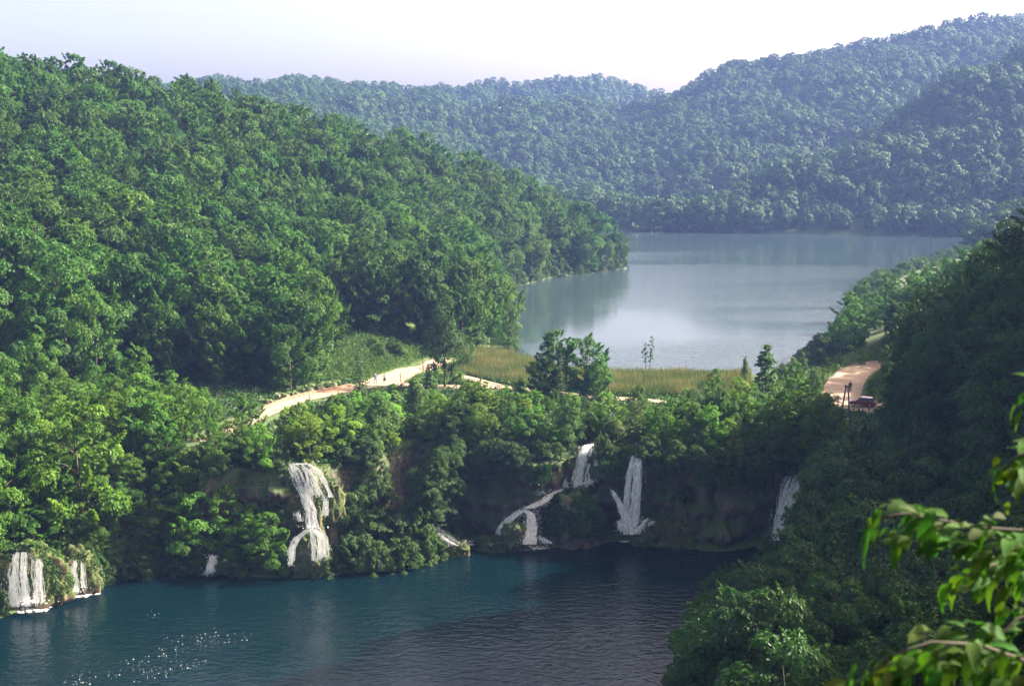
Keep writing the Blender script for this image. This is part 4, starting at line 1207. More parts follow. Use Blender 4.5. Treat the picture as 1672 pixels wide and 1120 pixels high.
# shrubs rooted in the cliff
gr = np.random.default_rng(83)
LC, aC = shore_line(690, 1330, 64)
for i in range(64):
    for k in range(2):
        zc = float(-gr.uniform(0, 1) ** 1.6 * 5.5 + .5) if k else float(gr.uniform(-.6, .4))
        if gr.random() < (.7 if k else .3) or zc < -1.2 and (880 < aC[i] < 1075): continue
        if k == 0 and (abs(aC[i] - 1040) < 12 or abs(aC[i] - 957) < 26 or abs(aC[i] - 1300) < 14): continue
        t = gr.uniform(.75, 1.15)
        ref = min(REFS, key=lambda r: abs(r[0] - aC[i]))
        rec = 4.6 * math.exp(-((aC[i] - 952) / 34) ** 2)
        plant('shrub', LC[i][0] + gr.normal(0, .4), LC[i][1] + .9 + rec + gr.uniform(-.4, .5), float(gr.uniform(1.6, 3.4)) if k == 0 else float(gr.uniform(1.2, 2.4)), gr.uniform(.7, 1.0),
              "%s shrub %s the dark cliff, %s %s" % ("pale" if t > 1.03 else "dusky" if t < .87 else "green", "atop" if k == 0 else "high on" if zc > -2.5 else "low on", "level with" if abs(ref[0] - aC[i]) < 9 else "short of" if aC[i] < ref[0] else "just past", ref[1]),
              "shrubs on the dark cliff", 'shrub', (t, t, t * .9), None, zc)
for k in range(14):
    px = 684 + k * 4.2
    L1 = shore_pt(px)
    zc = float(gr.uniform(-7.5, -.5)); t = gr.uniform(.75, 1.05)
    plant('shrub', L1[0] + gr.normal(0, .6), L1[1] + 1.6 + gr.uniform(-.5, 1.2), gr.uniform(2.0, 3.2), gr.uniform(.9, 1.2), "%s shrub %s where the dark cliff begins, behind the mossy island" % ("green" if t > .9 else "dusky", "high" if zc > -3 else "low"), "shrubs on the dark cliff", 'shrub', (t, t, t * .9), None, zc)
for k in range(12):
    px, D = gr.uniform(600, 695), gr.uniform(214, 240)
    p = P(px, 560, D)
    if not clear_of(p[None, :2], 2.6, 2)[0]: continue
    t = gr.uniform(.8, 1.3)
    plant('shrub', p[0], p[1], gr.uniform(1.2, 2.6), .9, "%s little shrub on the grassy clearing, %s" % ("pale" if t > 1.05 else "dark", "low by the road" if D < 222 else "half way up" if D < 231 else "at its top"), "shrubs on the grassy clearing", 'shrub', (t * 1.1, t, t * .8))
# moss curtains hang over the cliff edge
mossy = []
gr = np.random.default_rng(15)
L, a = shore_line(740, 1310, 140)
Cs, Ns, As, Ss, Ts = [], [], [], [], []
for i in range(140):
    for k in range(16):
        o = gr.uniform(-.9, .9)
        if mn.noise(Vector((a[i] * .05, 3, 0))) + gr.normal(0, .15) < .12 or min(abs(a[i] - 950) - 30, abs(a[i] - 1040) - 14) < 0: continue
        ln = gr.uniform(.4, 2.6) * (1 + mn.noise(Vector((i * .25, 0, 1))))
        for z in np.arange(0, ln, .28):
            Cs.append((L[i][0] + gr.normal(0, .2), L[i][1] - .3 + o * .5, -.1 - z)); Ns.append((gr.normal(0, .3), -1, .35 + gr.normal(0, .3))); As.append((gr.normal(0, .4), -.2, -1))
            Ss.append(gr.uniform(.14, .3)); Ts.append(gr.uniform(0, .6))
V_, F_, T_ = leaf_quads(np.array(Cs), unit(np.array(Ns)), np.array(As), np.array(Ss), .4, np.array(Ts))
tag(obj("hanging_moss", mk("hanging_moss", V_, F_, M['horn'], T_)), kind='stuff')

# low green growth over the ground of the dam and banks
gr = np.random.default_rng(16)
q = np.concatenate([gr.uniform((-75, 128), (60, 232), (130000, 2)), gr.uniform((-34, 200), (-4, 245), (9000, 2))])
gq = H(q)
m = clear_of(q, -.2, .3) & (gq > LOW + .3) & ~((q[:, 1] > 203) & (q[:, 0] > -8) & (q[:, 0] < 46))
for L_ in (PATH, PATH_B): m &= line_dist(q, L_)[0] > 1.7
for L_ in (ROAD_L, ROAD_R): m &= line_dist(q, L_)[0] > 3.7
q, gq = q[m], gq[m]
n = len(q)
c = np.stack([q[:, 0], q[:, 1], gq + gr.uniform(.05, .7, n)], 1)
V_, F_, T_ = leaf_quads(c, unit(UPV + gr.normal(size=(n, 3)) * .55), gr.normal(size=(n, 3)), gr.uniform(.18, .42, n), .5, gr.uniform(0, .8, n))
tag(obj("undergrowth", mk("undergrowth", V_, F_, M['horn'], T_)), kind='stuff')

# reed bed at the upper lake's near shore
gr = np.random.default_rng(17)
q = gr.uniform((-14, 190), (48, 234), (120000, 2))
du = poly_sd(q, UPPER)
dp = np.minimum(line_dist(q, PATH)[0], line_dist(q, PATH_B)[0])
dr = np.minimum(line_dist(q, ROAD_L)[0], line_dist(q, ROAD_R)[0])
m = (du > -1.2 + 1.6 * np.sin(q[:, 0] * .9 + 2 * np.sin(q[:, 0] * .37))) & (du < 24) & (dp > 2.4) & (dr > 5)
u_, v_, _ = proj(q[:, 0], q[:, 1], np.full(len(q), .5))
PATH_Y = [(a, b) for a, b in [(690, 600), (764, 622), (815, 634), (870, 638), (965, 650), (1100, 659), (1260, 668)]]
m &= (v_ < np.interp(u_, [x[0] for x in PATH_Y], [x[1] for x in PATH_Y]) - 2) & (u_ > 750) & (u_ < 1225)
q, du = q[m], du[m]
gq = np.maximum(H(q), -.5)
n = len(q)
patch = np.array([mn.noise(Vector((x[0] * .16, x[1] * .3, 0))) for x in q])
h = gr.uniform(.9, 1.9, n) * (1 + .3 * patch)
a = gr.uniform(0, 6.28, n); wv = gr.uniform(.035, .08, n)
ln = gr.normal(0, .22, (n, 2)) * h[:, None]
V_ = np.stack([np.stack([q[:, 0] - np.cos(a) * wv, q[:, 1] - np.sin(a) * wv, gq - .2], 1), np.stack([q[:, 0] + np.cos(a) * wv, q[:, 1] + np.sin(a) * wv, gq - .2], 1), np.stack([q[:, 0] + ln[:, 0], q[:, 1] + ln[:, 1], gq + h], 1)], 1).reshape(-1, 3)
tone = np.repeat(np.clip(.45 + 1.1 * patch + gr.normal(0, .2, n), 0, 1), 3)
tag(obj("reeds", mk("reeds", V_, np.arange(n * 3).reshape(-1, 3), M['reed'], tone)), kind='stuff')
# tall grass on the clearing and verges
q = np.concatenate([gr.uniform((-36, 200), (-8, 250), (26000, 2)), gr.uniform((44, 176), (64, 236), (9000, 2))])
m = clear_of(q, -.2, .4)
for L_ in (ROAD_L, ROAD_R): m &= line_dist(q, L_)[0] > 3.3
q = q[m]; n = len(q); gq = H(q); h = gr.uniform(.4, 1.2, n); a = gr.uniform(0, 6.28, n)
V_ = np.stack([np.stack([q[:, 0] - np.cos(a) * .06, q[:, 1] - np.sin(a) * .06, gq - .05], 1), np.stack([q[:, 0] + np.cos(a) * .06, q[:, 1] + np.sin(a) * .06, gq - .05], 1), np.stack([q[:, 0] + gr.normal(0, .3, n), q[:, 1] + gr.normal(0, .3, n), gq + h], 1)], 1).reshape(-1, 3)
tag(obj("meadow_grass", mk("meadow_grass", V_, np.arange(n * 3).reshape(-1, 3), M['grass'], np.repeat(gr.uniform(.2, 1, n), 3))), kind='stuff')

# ------------------------------------------------------------------ waterfalls
def strand(pts, w0, w1, n, seed, drop_noise=.35):
    """a bundle of narrow falling ribbons along a polyline of 3-D points"""
    r = random.Random(seed)
    L = [Vector(p) for p in pts]
    seg = [(L[i + 1] - L[i]).length for i in range(len(L) - 1)]
    tot = sum(seg)
    def at(f):
        d = f * tot
        for i, s in enumerate(seg):
            if d <= s or i == len(seg) - 1:
                return L[i].lerp(L[i + 1], min(1, d / s))
            d -= s
    V, F = [], []
    steps = max(8, int(tot / .35))
    n = int(n * 2.0)
    cl = [(j + r.uniform(.1, .9)) / 5 * 2.2 - 1.1 for j in range(5)]
    for k in range(n):
        o = r.choice(cl) + r.gauss(0, .13)
        f0, f1 = (r.uniform(0, .09) if r.random() < .6 else r.uniform(0, .35)), (1 if r.random() < .6 else r.uniform(.6, 1))
        wd = (r.uniform(.10, .26) if k % 6 == 0 else r.uniform(.012, .055)) * (.7 + .6 * (1 - abs(o)))
        dep = r.uniform(-.25, .25)
        base = len(V)
        for i in range(steps + 1):
            f = f0 + (f1 - f0) * i / steps
            p = at(f)
            s = (w0 + (w1 - w0) * f) * .5
            x = p.x + o * s + (.22 + .16 * f) * mn.noise(Vector((k * 3.3, f * tot * .6, seed))) + .05 * mn.noise(Vector((k * 1.3, f * tot * 2.4, seed)))
            y = p.y + dep + .25 * o * o * s * .3 - .1 * mn.noise(Vector((f * tot, k, 9)))
            q = wd * (.5 + .8 * abs(mn.noise(Vector((k, f * tot * 1.1, 4)))) + .5 * f)
            V += [(x - q, y, p.z), (x, y - q * .2, p.z + .02), (x + q, y, p.z)]
        for i in range(steps):
            b = base + i * 3
            F += [(b, b + 1, b + 4, b + 3), (b + 1, b + 2, b + 5, b + 4)]
    for k in range(n * 9):
        p = at(r.random()); s = (w0 + w1) * .3
        a = Vector((p.x + r.gauss(0, .75) * s, p.y - abs(r.gauss(0, .25)), p.z + r.gauss(0, .2)))
        q = r.uniform(.015, .05); h_ = q * r.uniform(1, 4)
        b = len(V)
        V += [(a.x - q, a.y, a.z), (a.x, a.y - .01, a.z - h_), (a.x + q, a.y, a.z), (a.x, a.y, a.z + h_)]
        F.append((b, b + 1, b + 2, b + 3))
    return V, F
def spray(c, rx, ry, rz, n, seed):
    r = np.random.default_rng(seed)
    d = r.normal(size=(n, 3)) * np.array([rx, ry, rz]) * .5
    d[:, 2] = np.abs(d[:, 2])
    nn = unit(r.normal(size=(n, 3)) + np.array([0, -1.0, .6]))
    V_, F_, T_ = leaf_quads(np.array(c) + d, nn, r.normal(size=(n, 3)), r.uniform(.04, .14, n), .7, np.zeros(n))
    return V_, F_
def foam_disc(c, rx, ry, seed):
    """lumpy low foam floating on the water"""
    V, F = [], []
    n, m_ = 40, 7
    for i in range(m_):
        f = (i + .02) / (m_ - 1)
        for k in range(n):
            a = 2 * PI * k / n
            rr = f * (1 + .45 * mn.fractal(Vector((math.cos(a) * 1.4, math.sin(a) * 1.4, seed)), 1, 2, 4))
            V.append((c[0] + math.cos(a) * rx * rr, c[1] + math.sin(a) * ry * rr, c[2] + .04 + .05 * (1 - f) + .06 * mn.noise(Vector((k, i, seed)))))
    for i in range(m_ - 1):
        for k in range(n):
            F.append((i * n + k, i * n + (k + 1) % n, (i + 1) * n + (k + 1) % n, (i + 1) * n + k))
    return V, F
def fall(label, streams, foams=(), sprays=(), seed=0, name="waterfall"):
    e = obj(name, None, loc=(0, 0, 0))
    first = None
    for i, (pp, D0, w0, w1, n) in enumerate(streams):
        pts = [P(a, b, D0 + (c if c else 0)) for a, b, c in pp]
        if first is None:
            first = pts[-1]
            e.location = [float(x) for x in first]
        V_, F_ = strand([p - first for p in pts], w0, w1, n, seed * 10 + i)
        obj("stream", mk("stream", V_, F_, M['fall'], smooth_=True), e)
    for i, (px, py, rx, ry) in enumerate(foams):
        c = Z(px, py, LOW) - first
        V_, F_ = foam_disc(c, rx * 1.1, ry * 1.1, seed + i * 1.7)
        obj("foam", mk("foam", V_, F_, M['foam'], smooth_=True), e)
    for i, (px, py, D, rx, rz, n) in enumerate(sprays):
        V_, F_ = spray(P(px, py, D) - first, rx, .5, rz, n, seed + i)
        s = obj("spray", mk("spray", V_, F_, M['fall']), e)
        s["kind"] = "stuff"
    tag(e, label, "waterfall", "waterfalls along the dam")
    return e
# (px, py, metres behind D)
fall("wide pale fall with two strands at the shore's near end", [
    ([(38, 900, .6), (36, 935, .2), (40, 990, -.3)], 128.6, 1.9, 3.0, 20), ([(62, 912, .6), (63, 945, .3), (64, 983, 0)], 129, .6, .9, 10), ([(22, 935, .4), (24, 990, 0)], 128.6, 1.0, 1.2, 8)],
    [(45, 993, 2.6, 1.3), (75, 985, 1.2, .6)], [(40, 985, 128.4, 2.6, .9, 220)], 1)
fall("thin double fall over yellow moss past the wide pale one", [
    ([(122, 915, .5), (120, 945, .2), (122, 968, 0)], 132.6, .5, 1.1, 12), ([(98, 925, .5), (98, 962, .2)], 132.2, .3, .5, 5), ([(133, 918, .5), (138, 960, .2)], 133, .3, .5, 4)],
    [(122, 971, 2.2, 1.0), (148, 956, 1.3, .6)], [(121, 966, 132.4, 1.2, .6, 90)], 2)
fall("white cascade tumbling over pale tufa on the sunny side", [
    ([(478, 757, 1.8), (490, 785, 1.2), (500, 812, .6), (508, 835, .2), (511, 862, -.4)], 143.6, 1.3, 1.1, 18),
    ([(478, 757, 1.8), (496, 757, 1.8), (512, 768, 1.4), (524, 790, .9), (533, 812, .7)], 143.6, 1.2, 1.9, 9),
    ([(500, 762, 1.6), (512, 790, .9), (520, 808, .8)], 143.6, .9, 1.2, 9), ([(532, 812, .8), (530, 842, .3)], 143.6, .5, .6, 6), ([(484, 835, .6), (490, 850, .2)], 143.6, .6, .8, 5),
    ([(507, 862, .4), (485, 878, .3), (477, 895, .2), (474, 922, 0)], 139.0, .5, .5, 9), ([(511, 862, .4), (514, 885, .1), (518, 915, 0)], 139.2, .7, 1.0, 9), ([(513, 862, .4), (526, 877, .2), (531, 910, 0)], 139.3, .7, 1.0, 14)],
    [(535, 938, 1.3, .5), (476, 938, .9, .4)], [(508, 862, 139.6, 1.2, .6, 60)], 3)
fall("little white fall tucked under the leafy sunny bank", [([(348, 905, .4), (346, 918, .2), (343, 934, 0)], 139.8, .5, 1.3, 12)], [(343, 937, 1.1, .5)], [], 4)
fall("slanting rivulet running down to the water past the mossy island", [
    ([(702, 848, 1.4), (714, 862, .9), (730, 875, .4), (748, 888, 0)], 147.6, .5, 1.0, 14), ([(712, 868, .8), (728, 882, .3), (742, 890, 0)], 147.0, .4, .8, 8)],
    [(752, 889, 1.6, .7), (760, 884, 1.0, .4)], [], 5)
fall("tiny trickle in the middle of the mossy island", [([(620, 905, .2), (621, 928, 0)], 142.1, .2, .35, 4)], [(622, 932, .5, .25)], [], 6)
fall("stepped falls running from the outlet down both sides of a dark rock", [
    ([(975, 724, 3.5), (962, 728, 3.0), (954, 742, 2.0), (948, 768, 1.6), (946, 796, 1.2)], 153.6, 1.1, 1.7, 26),
    ([(940, 798, 1.0), (922, 800, .6), (900, 808, .2), (885, 820, -.6), (862, 830, -1.2)], 153.0, .9, 1.0, 26),
    ([(855, 830, -1.2), (835, 845, -1.6), (820, 860, -1.8), (815, 872, -1.9)], 153.0, .8, .8, 14), ([(815, 872, -1.9), (833, 874, -2.0), (840, 884, -2.2)], 153.0, .5, .5, 8), ([(858, 832, -1.2), (867, 840, -1.6), (868, 860, -2.1), (864, 888, -3.2)], 153.0, .9, 1.7, 34),
    ([(846, 862, -1.9), (838, 872, -2.1)], 153, .4, .6, 5), ([(880, 876, -2.2), (895, 886, -2.6)], 153.0, .5, .6, 6),
    ([(913, 745, 2), (918, 770, 1.6), (922, 796, 1.3)], 153.6, .25, .4, 5), ([(972, 730, 2.0), (973, 760, 1.6)], 153.4, .2, .3, 4), ([(955, 790, .9), (968, 784, .9)], 153, .7, .9, 6)],
    [(865, 894, 2.4, .9), (838, 886, 1.0, .4), (893, 887, 1.0, .4)], [(948, 790, 153.4, 1.6, 1.0, 120), (866, 886, 149.6, 1.6, 1.2, 160), (885, 808, 152.4, 1.2, .8, 60)], 7)
fall("widest dark-cliff fall dropping free then fanning at its foot", [
    ([(1043, 741, 1.6), (1042, 760, .8), (1040, 805, .3), (1036, 850, 0), (1028, 872, -.3)], 151.6, .8, 1.3, 26), ([(1034, 743, 1.5), (1028, 775, .8), (1023, 820, .4), (1024, 862, 0)], 151.6, .5, .9, 11),
    ([(999, 800, .4), (1012, 822, .1), (1020, 842, 0), (1028, 868, -.3)], 151.2, .4, .8, 13), ([(1058, 846, .2), (1046, 860, 0), (1036, 872, -.3)], 151, .4, .9, 7), ([(1012, 848, 0), (1016, 868, -.2)], 151, .7, .7, 7), ([(1068, 851, .2), (1058, 856, .0)], 151, .3, .4, 3)],
    [(1026, 882, 1.9, .7)], [(1030, 868, 151.0, 1.8, 1.2, 160)], 8)
fall("last fall half hidden by the shaded bank, broad and slanting", [
    ([(1300, 776, 1.4), (1290, 800, .9), (1280, 835, .4), (1267, 885, 0)], 151.4, 2.4, 1.0, 28), ([(1318, 780, 1.4), (1306, 800, .9)], 151.4, .9, .8, 8)],
    [], [], 9)
# small white flecks scattered on the lower lake
gr = np.random.default_rng(18)
V_, F_ = [], []
for (ax, ay, bx, by, n, sp) in [(110, 1112, 335, 1078, 60, 9), (205, 1085, 360, 1035, 50, 12), (240, 1003, 255, 1003, 6, 5), (280, 1040, 430, 1038, 22, 9), (225, 1110, 330, 1085, 30, 6)]:
    for i in range(n):
        t = gr.random()
        c = Z(ax + (bx - ax) * t + gr.normal(0, sp), ay + (by - ay) * t + gr.normal(0, sp * .55), LOW)
        r = gr.uniform(.02, .075) * gr.uniform(.35, 1)
        b = len(V_)
        k = 6
        V_ += [(c[0] + math.cos(j * PI / 3) * r * gr.uniform(.6, 1.8), c[1] + math.sin(j * PI / 3) * r * gr.uniform(.5, 1.2), LOW + .012) for j in range(k)] + [(c[0], c[1], LOW + .05)]
        F_ += [(b + j, b + (j + 1) % k, b + 6) for j in range(k)]
tag(obj("white_flecks", mk("white_flecks", V_, F_, plain("fleck_white", (.75, .76, .76), .6))), kind='stuff')

# ------------------------------------------------------------------ rock cut, kerb, posts, fence, wires
e = tag(obj("rock_bank", None, loc=Z(500, 640, 2)), "pale pinkish rock cut along the uphill side of the road", "rock bank")
inv = Vector(e.location)
for k, (px, py, s) in enumerate([(430, 658, 1.2), (452, 650, 1.5), (474, 645, 1.3), (492, 640, 1.7), (512, 635, 1.5), (532, 630, 1.6), (550, 626, 1.4), (566, 622, 1.2), (606, 588, 1.0), (600, 605, 1.1)]):
    c = Z(px, py, 2.0); s *= .95
    r = random.Random(k)
    bm = bmesh.new(); bmesh.ops.create_icosphere(bm, subdivisions=3, radius=1)
    for v in bm.verts:
        d = v.co.normalized(); f = (1 + .35 * mn.fractal(d * 1.5 + Vector((k * 5, 0, 0)), 1, 2, 4) + .2 * mn.fractal(d * 5, 1, 2, 2)) / max(abs(d.x), abs(d.y), abs(d.z)) ** .6 * .85
        v.co = Vector((d.x * s * 1.1, d.y * s * .7, d.z * s * .95)) * f
    me = bpy.data.meshes.new("rock"); bm.to_mesh(me); bm.free()
    me.materials.append(M['cut'])
    p = Vector((c[0], c[1] + 2.6, hz(c[0], c[1] + 2.6) - .35)) - inv
    obj("rock", me, e, p)
kerbm = plain("kerb_stone", (.30, .16, .11), .9)
e = tag(obj("kerb", None, loc=Z(480, 650, 1.6)), "red-brown stone kerb along the uphill edge of the road", "kerb")
Lr = [Z(a, b, 1.75) for a, b in [(428, 666), (470, 649), (510, 640), (545, 633), (575, 628)]]
tot = 0
for i in range(len(Lr) - 1):
    a, b = Vector(Lr[i]), Vector(Lr[i + 1])
    n = int((b - a).length / 1.0)
    for k in range(n):
        p = a.lerp(b, (k + .5) / n)
        mb = MB().box((0, 0, 0), ((b - a).length / n * .94, .3, .5), Matrix.Rotation(math.atan2(b.y - a.y, b.x - a.x) + rnd.uniform(-.04, .04), 3, 'Z'))
        g = hz(p.x, p.y)
        obj("stone", mb.mesh("stone", kerbm), e, Vector((p.x, p.y, g + .12 + rnd.uniform(-.04, .04))) - Vector(e.location))
greyw = plain("grey_pole_wood", (.14, .12, .11), .9)
redp = plain("red_post_paint", (.22, .04, .03), .6)
def pole(name, px, pyb, pyt, z, r, label, mat, cat="pole", extra=None, arm=False):
    b = Z(px, pyb, z)
    g = hz(b[0], b[1])
    t = P(px, pyt, b[1])
    e = tag(obj(name, None, loc=(b[0], b[1], g)), label, cat)
    h = t[2] - g
    obj("shaft", MB().tube([(0, 0, -.4), (0, 0, h * .5), (.03, 0, h)], [r, r * .9, r * .8], 8).mesh("shaft", mat, True), e)
    obj("cap", MB().tube([(.03, 0, h), (.03, 0, h + .06)], [r * 1.1, r * .4], 8).mesh("cap", mat), e)
    return e, h
pole("utility_pole", 691, 610, 572, 1.4, .10, "bare grey pole standing beside the dark alder at the junction", greyw)
pole("bollard", 654, 622, 609, 1.4, .09, "short dark red post at the road's edge near the walkers", redp, "post")
e0, h0 = pole("utility_pole", 995, 658, 618, 1.0, .08, "thin brown post with wires in front of the reed bed", M['wood'])
for k in range(2):
    obj("insulator", MB().tube([(0, -.05, h0 - .15 - k * .5), (0, -.16, h0 - .15 - k * .5)], [.04, .05], 6).mesh("insulator", plain("porcelain", (.5, .5, .48), .3)), e0)
pole("marker_post", 1120, 605, 584, 0, .05, "slim dark marker post standing in the shallows of the upper lake", greyw, "post")
# twin-legged pole at the foot of the curving road
b = Z(1380, 695, 0.9); g = hz(b[0], b[1])
e = tag(obj("utility_pole", None, loc=(b[0], b[1], g)), "dark twin-legged pole with a crossbar beside the curving road", "pole")
hp = P(1380, 629, b[1])[2] - g
for s in (-1, 1):
    obj("leg", MB().tube([(s * .75 - (.25 if s < 0 else 0), 0, -.5), (s * .12 + .05, 0, hp)], [.15, .12], 8).mesh("leg", greyw, True), e)
obj("crossbar", MB().box((.05, -.02, hp - .15), (.7, .16, .14)).mesh("crossbar", greyw), e)
obj("brace", MB().box((0, 0, hp * .45), (.9, .09, .09)).mesh("brace", greyw), e)
for s in (-1, 1):
    obj("insulator", MB().tube([(.05 + s * .28, 0, hp - .1), (.05 + s * .28, 0, hp + .12)], [.05, .06], 6).mesh("insulator", plain("porcelain_brown", (.12, .05, .03), .3)), e)
wirem = plain("wire_metal", (.05, .05, .05), .5)
def wire(name, A, B, sag, label, r=.012):
    A, B = Vector(A), Vector(B)
    pts = [A.lerp(B, t / 16) - Vector((0, 0, sag * 4 * (t / 16) * (1 - t / 16))) for t in range(17)]
    o = tag(obj(name, MB().tube([p - A for p in pts], r, 5).mesh(name, wirem), loc=A), label, "wire")
tp = Vector(e0.location) + Vector((0, -.16, h0 - .15))
wire("wire", tp, Vector(e.location) + Vector((-.23, 0, hp + .1)), 1.2, "thin wire slung from the brown reed-side post to the twin-legged pole")
wire("wire", tp - Vector((0, 0, .5)), Vector(Z(691, 610, 1.4)) + Vector((0, 0, 3.6)), 1.0, "thin wire slung from the brown reed-side post to the bare grey pole")
# rail fence beside the path
e = tag(obj("rail_fence", None, loc=Z(790, 630, 1.1)), "low weathered rail fence along the path by the reeds", "fence")
o0 = Vector(e.location)
fp = [Z(a, b, 1.2) for a, b in [(764, 627), (780, 630), (796, 634), (812, 637), (840, 639), (866, 643)]]
fp = [Vector((p[0], p[1], hz(p[0], p[1]))) - o0 for p in fp]
for p in fp:
    obj("post", MB().tube([p - Vector((0, 0, .3)), p + Vector((0, 0, 1.0))], .07, 6).mesh("post", M['wood']), e)
for a, b in zip(fp[:-1], fp[1:]):
    for z in (.5, .92):
        obj("rail", MB().tube([a + Vector((0, 0, z)), b + Vector((0, 0, z))], .045, 5).mesh("rail", M['wood']), e)

# ------------------------------------------------------------------ people
def skin_mesh(name, verts, edges, radii, mat, sub=1, root=0):
    me = bpy.data.meshes.new(name)
    me.from_pydata(verts, edges, [])
    o = bpy.data.objects.new(name, me)
    link(o)
    md = o.modifiers.new("s", 'SKIN')
    for i, r in enumerate(radii):
        sv = me.skin_vertices[0].data[i]
        sv.radius = (r if hasattr(r, '__len__') else (r, r))
        sv.use_root = (i == root)
    md.use_smooth_shade = True
    ss = o.modifiers.new("u", 'SUBSURF'); ss.levels = sub; ss.render_levels = sub
    dg = bpy.context.evaluated_depsgraph_get()
    m2 = bpy.data.meshes.new_from_object(o.evaluated_get(dg))
    m2.name = name
    bpy.data.objects.remove(o); bpy.data.meshes.remove(me)
    m2.materials.clear(); m2.materials.append(mat)
    return m2
skin = plain("skin", (.45, .27, .19), .55)
def person(px, py, z, facing, label, shirt, trousers, haircol, skirt=False, hat=None, bag=None, stride=.22, height=1.74):
    b = Z(px, py, z); g = hz(b[0], b[1]) + .1
    e = tag(obj("person", None, loc=(b[0], b[1], g), rot=(0, 0, facing)), label, "person")
    e.scale = (height / 1.74,) * 3
    s = stride
    # faces -Y
    V = [(0, 0, .95), (0, 0, 1.12), (0, .01, 1.30), (0, .01, 1.43), (0, 0, 1.52), (0, -.01, 1.60), (0, -.015, 1.70),
         (.10, 0, .90), (.105, -s * .5, .50), (.105, -s * .7, .09), (.105, -s * .7 - .16, .03),
         (-.10, 0, .90), (-.105, s * .35, .50), (-.105, s * 1.1, .12), (-.105, s * 1.1 - .15, .04),
         (.19, .01, 1.40), (.25, s * .3, 1.12), (.26, s * .1 - .06, .88), (.26, s * .1 - .09, .80),
         (-.19, .01, 1.40), (-.25, -s * .3, 1.12), (-.26, -s * .6 - .05, .90), (-.26, -s * .6 - .09, .82)]
    E = [(0, 1), (1, 2), (2, 3), (3, 4), (4, 5), (5, 6), (0, 7), (7, 8), (8, 9), (9, 10), (0, 11), (11, 12), (12, 13), (13, 14), (3, 15), (15, 16), (16, 17), (17, 18), (3, 19), (19, 20), (20, 21), (21, 22)]
    Rr = [(.15, .11), (.13, .10), (.15, .11), (.13, .09), .055, .085, .075, .085, .06, .045, .04, .085, .06, .045, .04, .06, .045, .032, .035, .06, .045, .032, .035]
    for hand, sx in ((18, 1), (22, -1)):
        hx, hy, hzz = V[hand]
        for k in range(5):
            i = len(V)
            V.append((hx + (.012 * (k - 2)) * .3, hy + (k - 2) * .018 - (.03 if k == 0 else 0), hzz - (.05 if k == 0 else .085 - abs(k - 2.5) * .008)))
            E.append((hand, i)); Rr.append(.009)
    body = obj("body", skin_mesh("person_body", V, E, Rr, skin), e)
    # nose, ears, eyes
    mb = MB().box((0, -.105, 1.625), (.025, .035, .04)).box((.085, 0, 1.63), (.02, .035, .06)).box((-.085, 0, 1.63), (.02, .035, .06))
    obj("face", mb.mesh("face", skin), e)
    obj("eyes", MB().box((.032, -.095, 1.655), (.022, .012, .012)).box((-.032, -.095, 1.655), (.022, .012, .012)).box((0, -.088, 1.575), (.05, .012, .01)).mesh("eyes", plain("eye_dark", (.03, .02, .02), .4)), e)
    shm = plain("shirt_cloth", shirt, .9); trm = plain("trouser_cloth", trousers, .9); hm = plain("hair", haircol, .6)
    sv = [V[i] for i in (0, 1, 2, 3, 15, 16, 17, 19, 20, 21)]
    sv[6] = tuple(.25 * a + .75 * b_ for a, b_ in zip(V[16], V[17])); sv[9] = tuple(.25 * a + .75 * b_ for a, b_ in zip(V[20], V[21]))
    obj("shirt", skin_mesh("shirt", sv, [(0, 1), (1, 2), (2, 3), (3, 4), (4, 5), (5, 6), (3, 7), (7, 8), (8, 9)], [(.175, .135), (.15, .12), (.17, .13), (.15, .105), .075, .06, .05, .075, .06, .05], shm), e)
    if skirt:
        n = 14
        rings = [(.17, .13, 1.0), (.22, .18, .75), (.28, .24, .45)]
        VV = [(math.cos(2 * PI * k / n) * a, math.sin(2 * PI * k / n) * b_, zz) for a, b_, zz in rings for k in range(n)]
        FF = [(i * n + k, i * n + (k + 1) % n, (i + 1) * n + (k + 1) % n, (i + 1) * n + k) for i in range(2) for k in range(n)]
        obj("skirt", mk("skirt", VV, FF, trm, smooth_=True), e)
    else:
        tv = [V[i] for i in (0, 7, 8, 9, 11, 12, 13)]
        obj("trousers", skin_mesh("trousers", tv, [(0, 1), (1, 2), (2, 3), (0, 4), (4, 5), (5, 6)], [(.17, .13), .10, .078, .065, .10, .078, .065], trm), e)
    bm = bmesh.new(); bmesh.ops.create_uvsphere(bm, u_segments=12, v_segments=8, radius=1)
    for v in bm.verts: v.co = Vector((v.co.x * .098, v.co.y * .11 + .015, v.co.z * .085 + 1.685))
    for v in bm.verts:
        if v.co.y < -.06 and v.co.z < 1.70: v.co.y = -.05
    me = bpy.data.meshes.new("hair"); bm.to_mesh(me); bm.free(); me.materials.append(hm)
    obj("hair", me, e)
    if hat:
        n = 16
        pr = [(.18, 1.70), (.185, 1.71), (.105, 1.725), (.095, 1.79), (.05, 1.81), (.001, 1.812)]
        VV = [(math.cos(2 * PI * k / n) * r, math.sin(2 * PI * k / n) * r, zz) for r, zz in pr for k in range(n)]
        FF = [(i * n + k, i * n + (k + 1) % n, (i + 1) * n + (k + 1) % n, (i + 1) * n + k) for i in range(len(pr) - 1) for k in range(n)]
        obj("hat", mk("hat", VV, FF, plain("hat_straw", hat, .8), smooth_=True), e)
    for sx, fi in ((1, 10), (-1, 14)):
        f = V[fi]
        obj("shoe", MB().box((f[0], f[1] + .05, f[2] + .005), (.10, .27, .085)).mesh("shoe", plain("shoe_leather", (.04, .03, .03), .5)), e)
    if bag:
        bg_ = tag(obj("shoulder_bag", None, loc=(b[0] - .36, b[1], g)), "dark bag hanging at the walker's side", "bag")
    return e
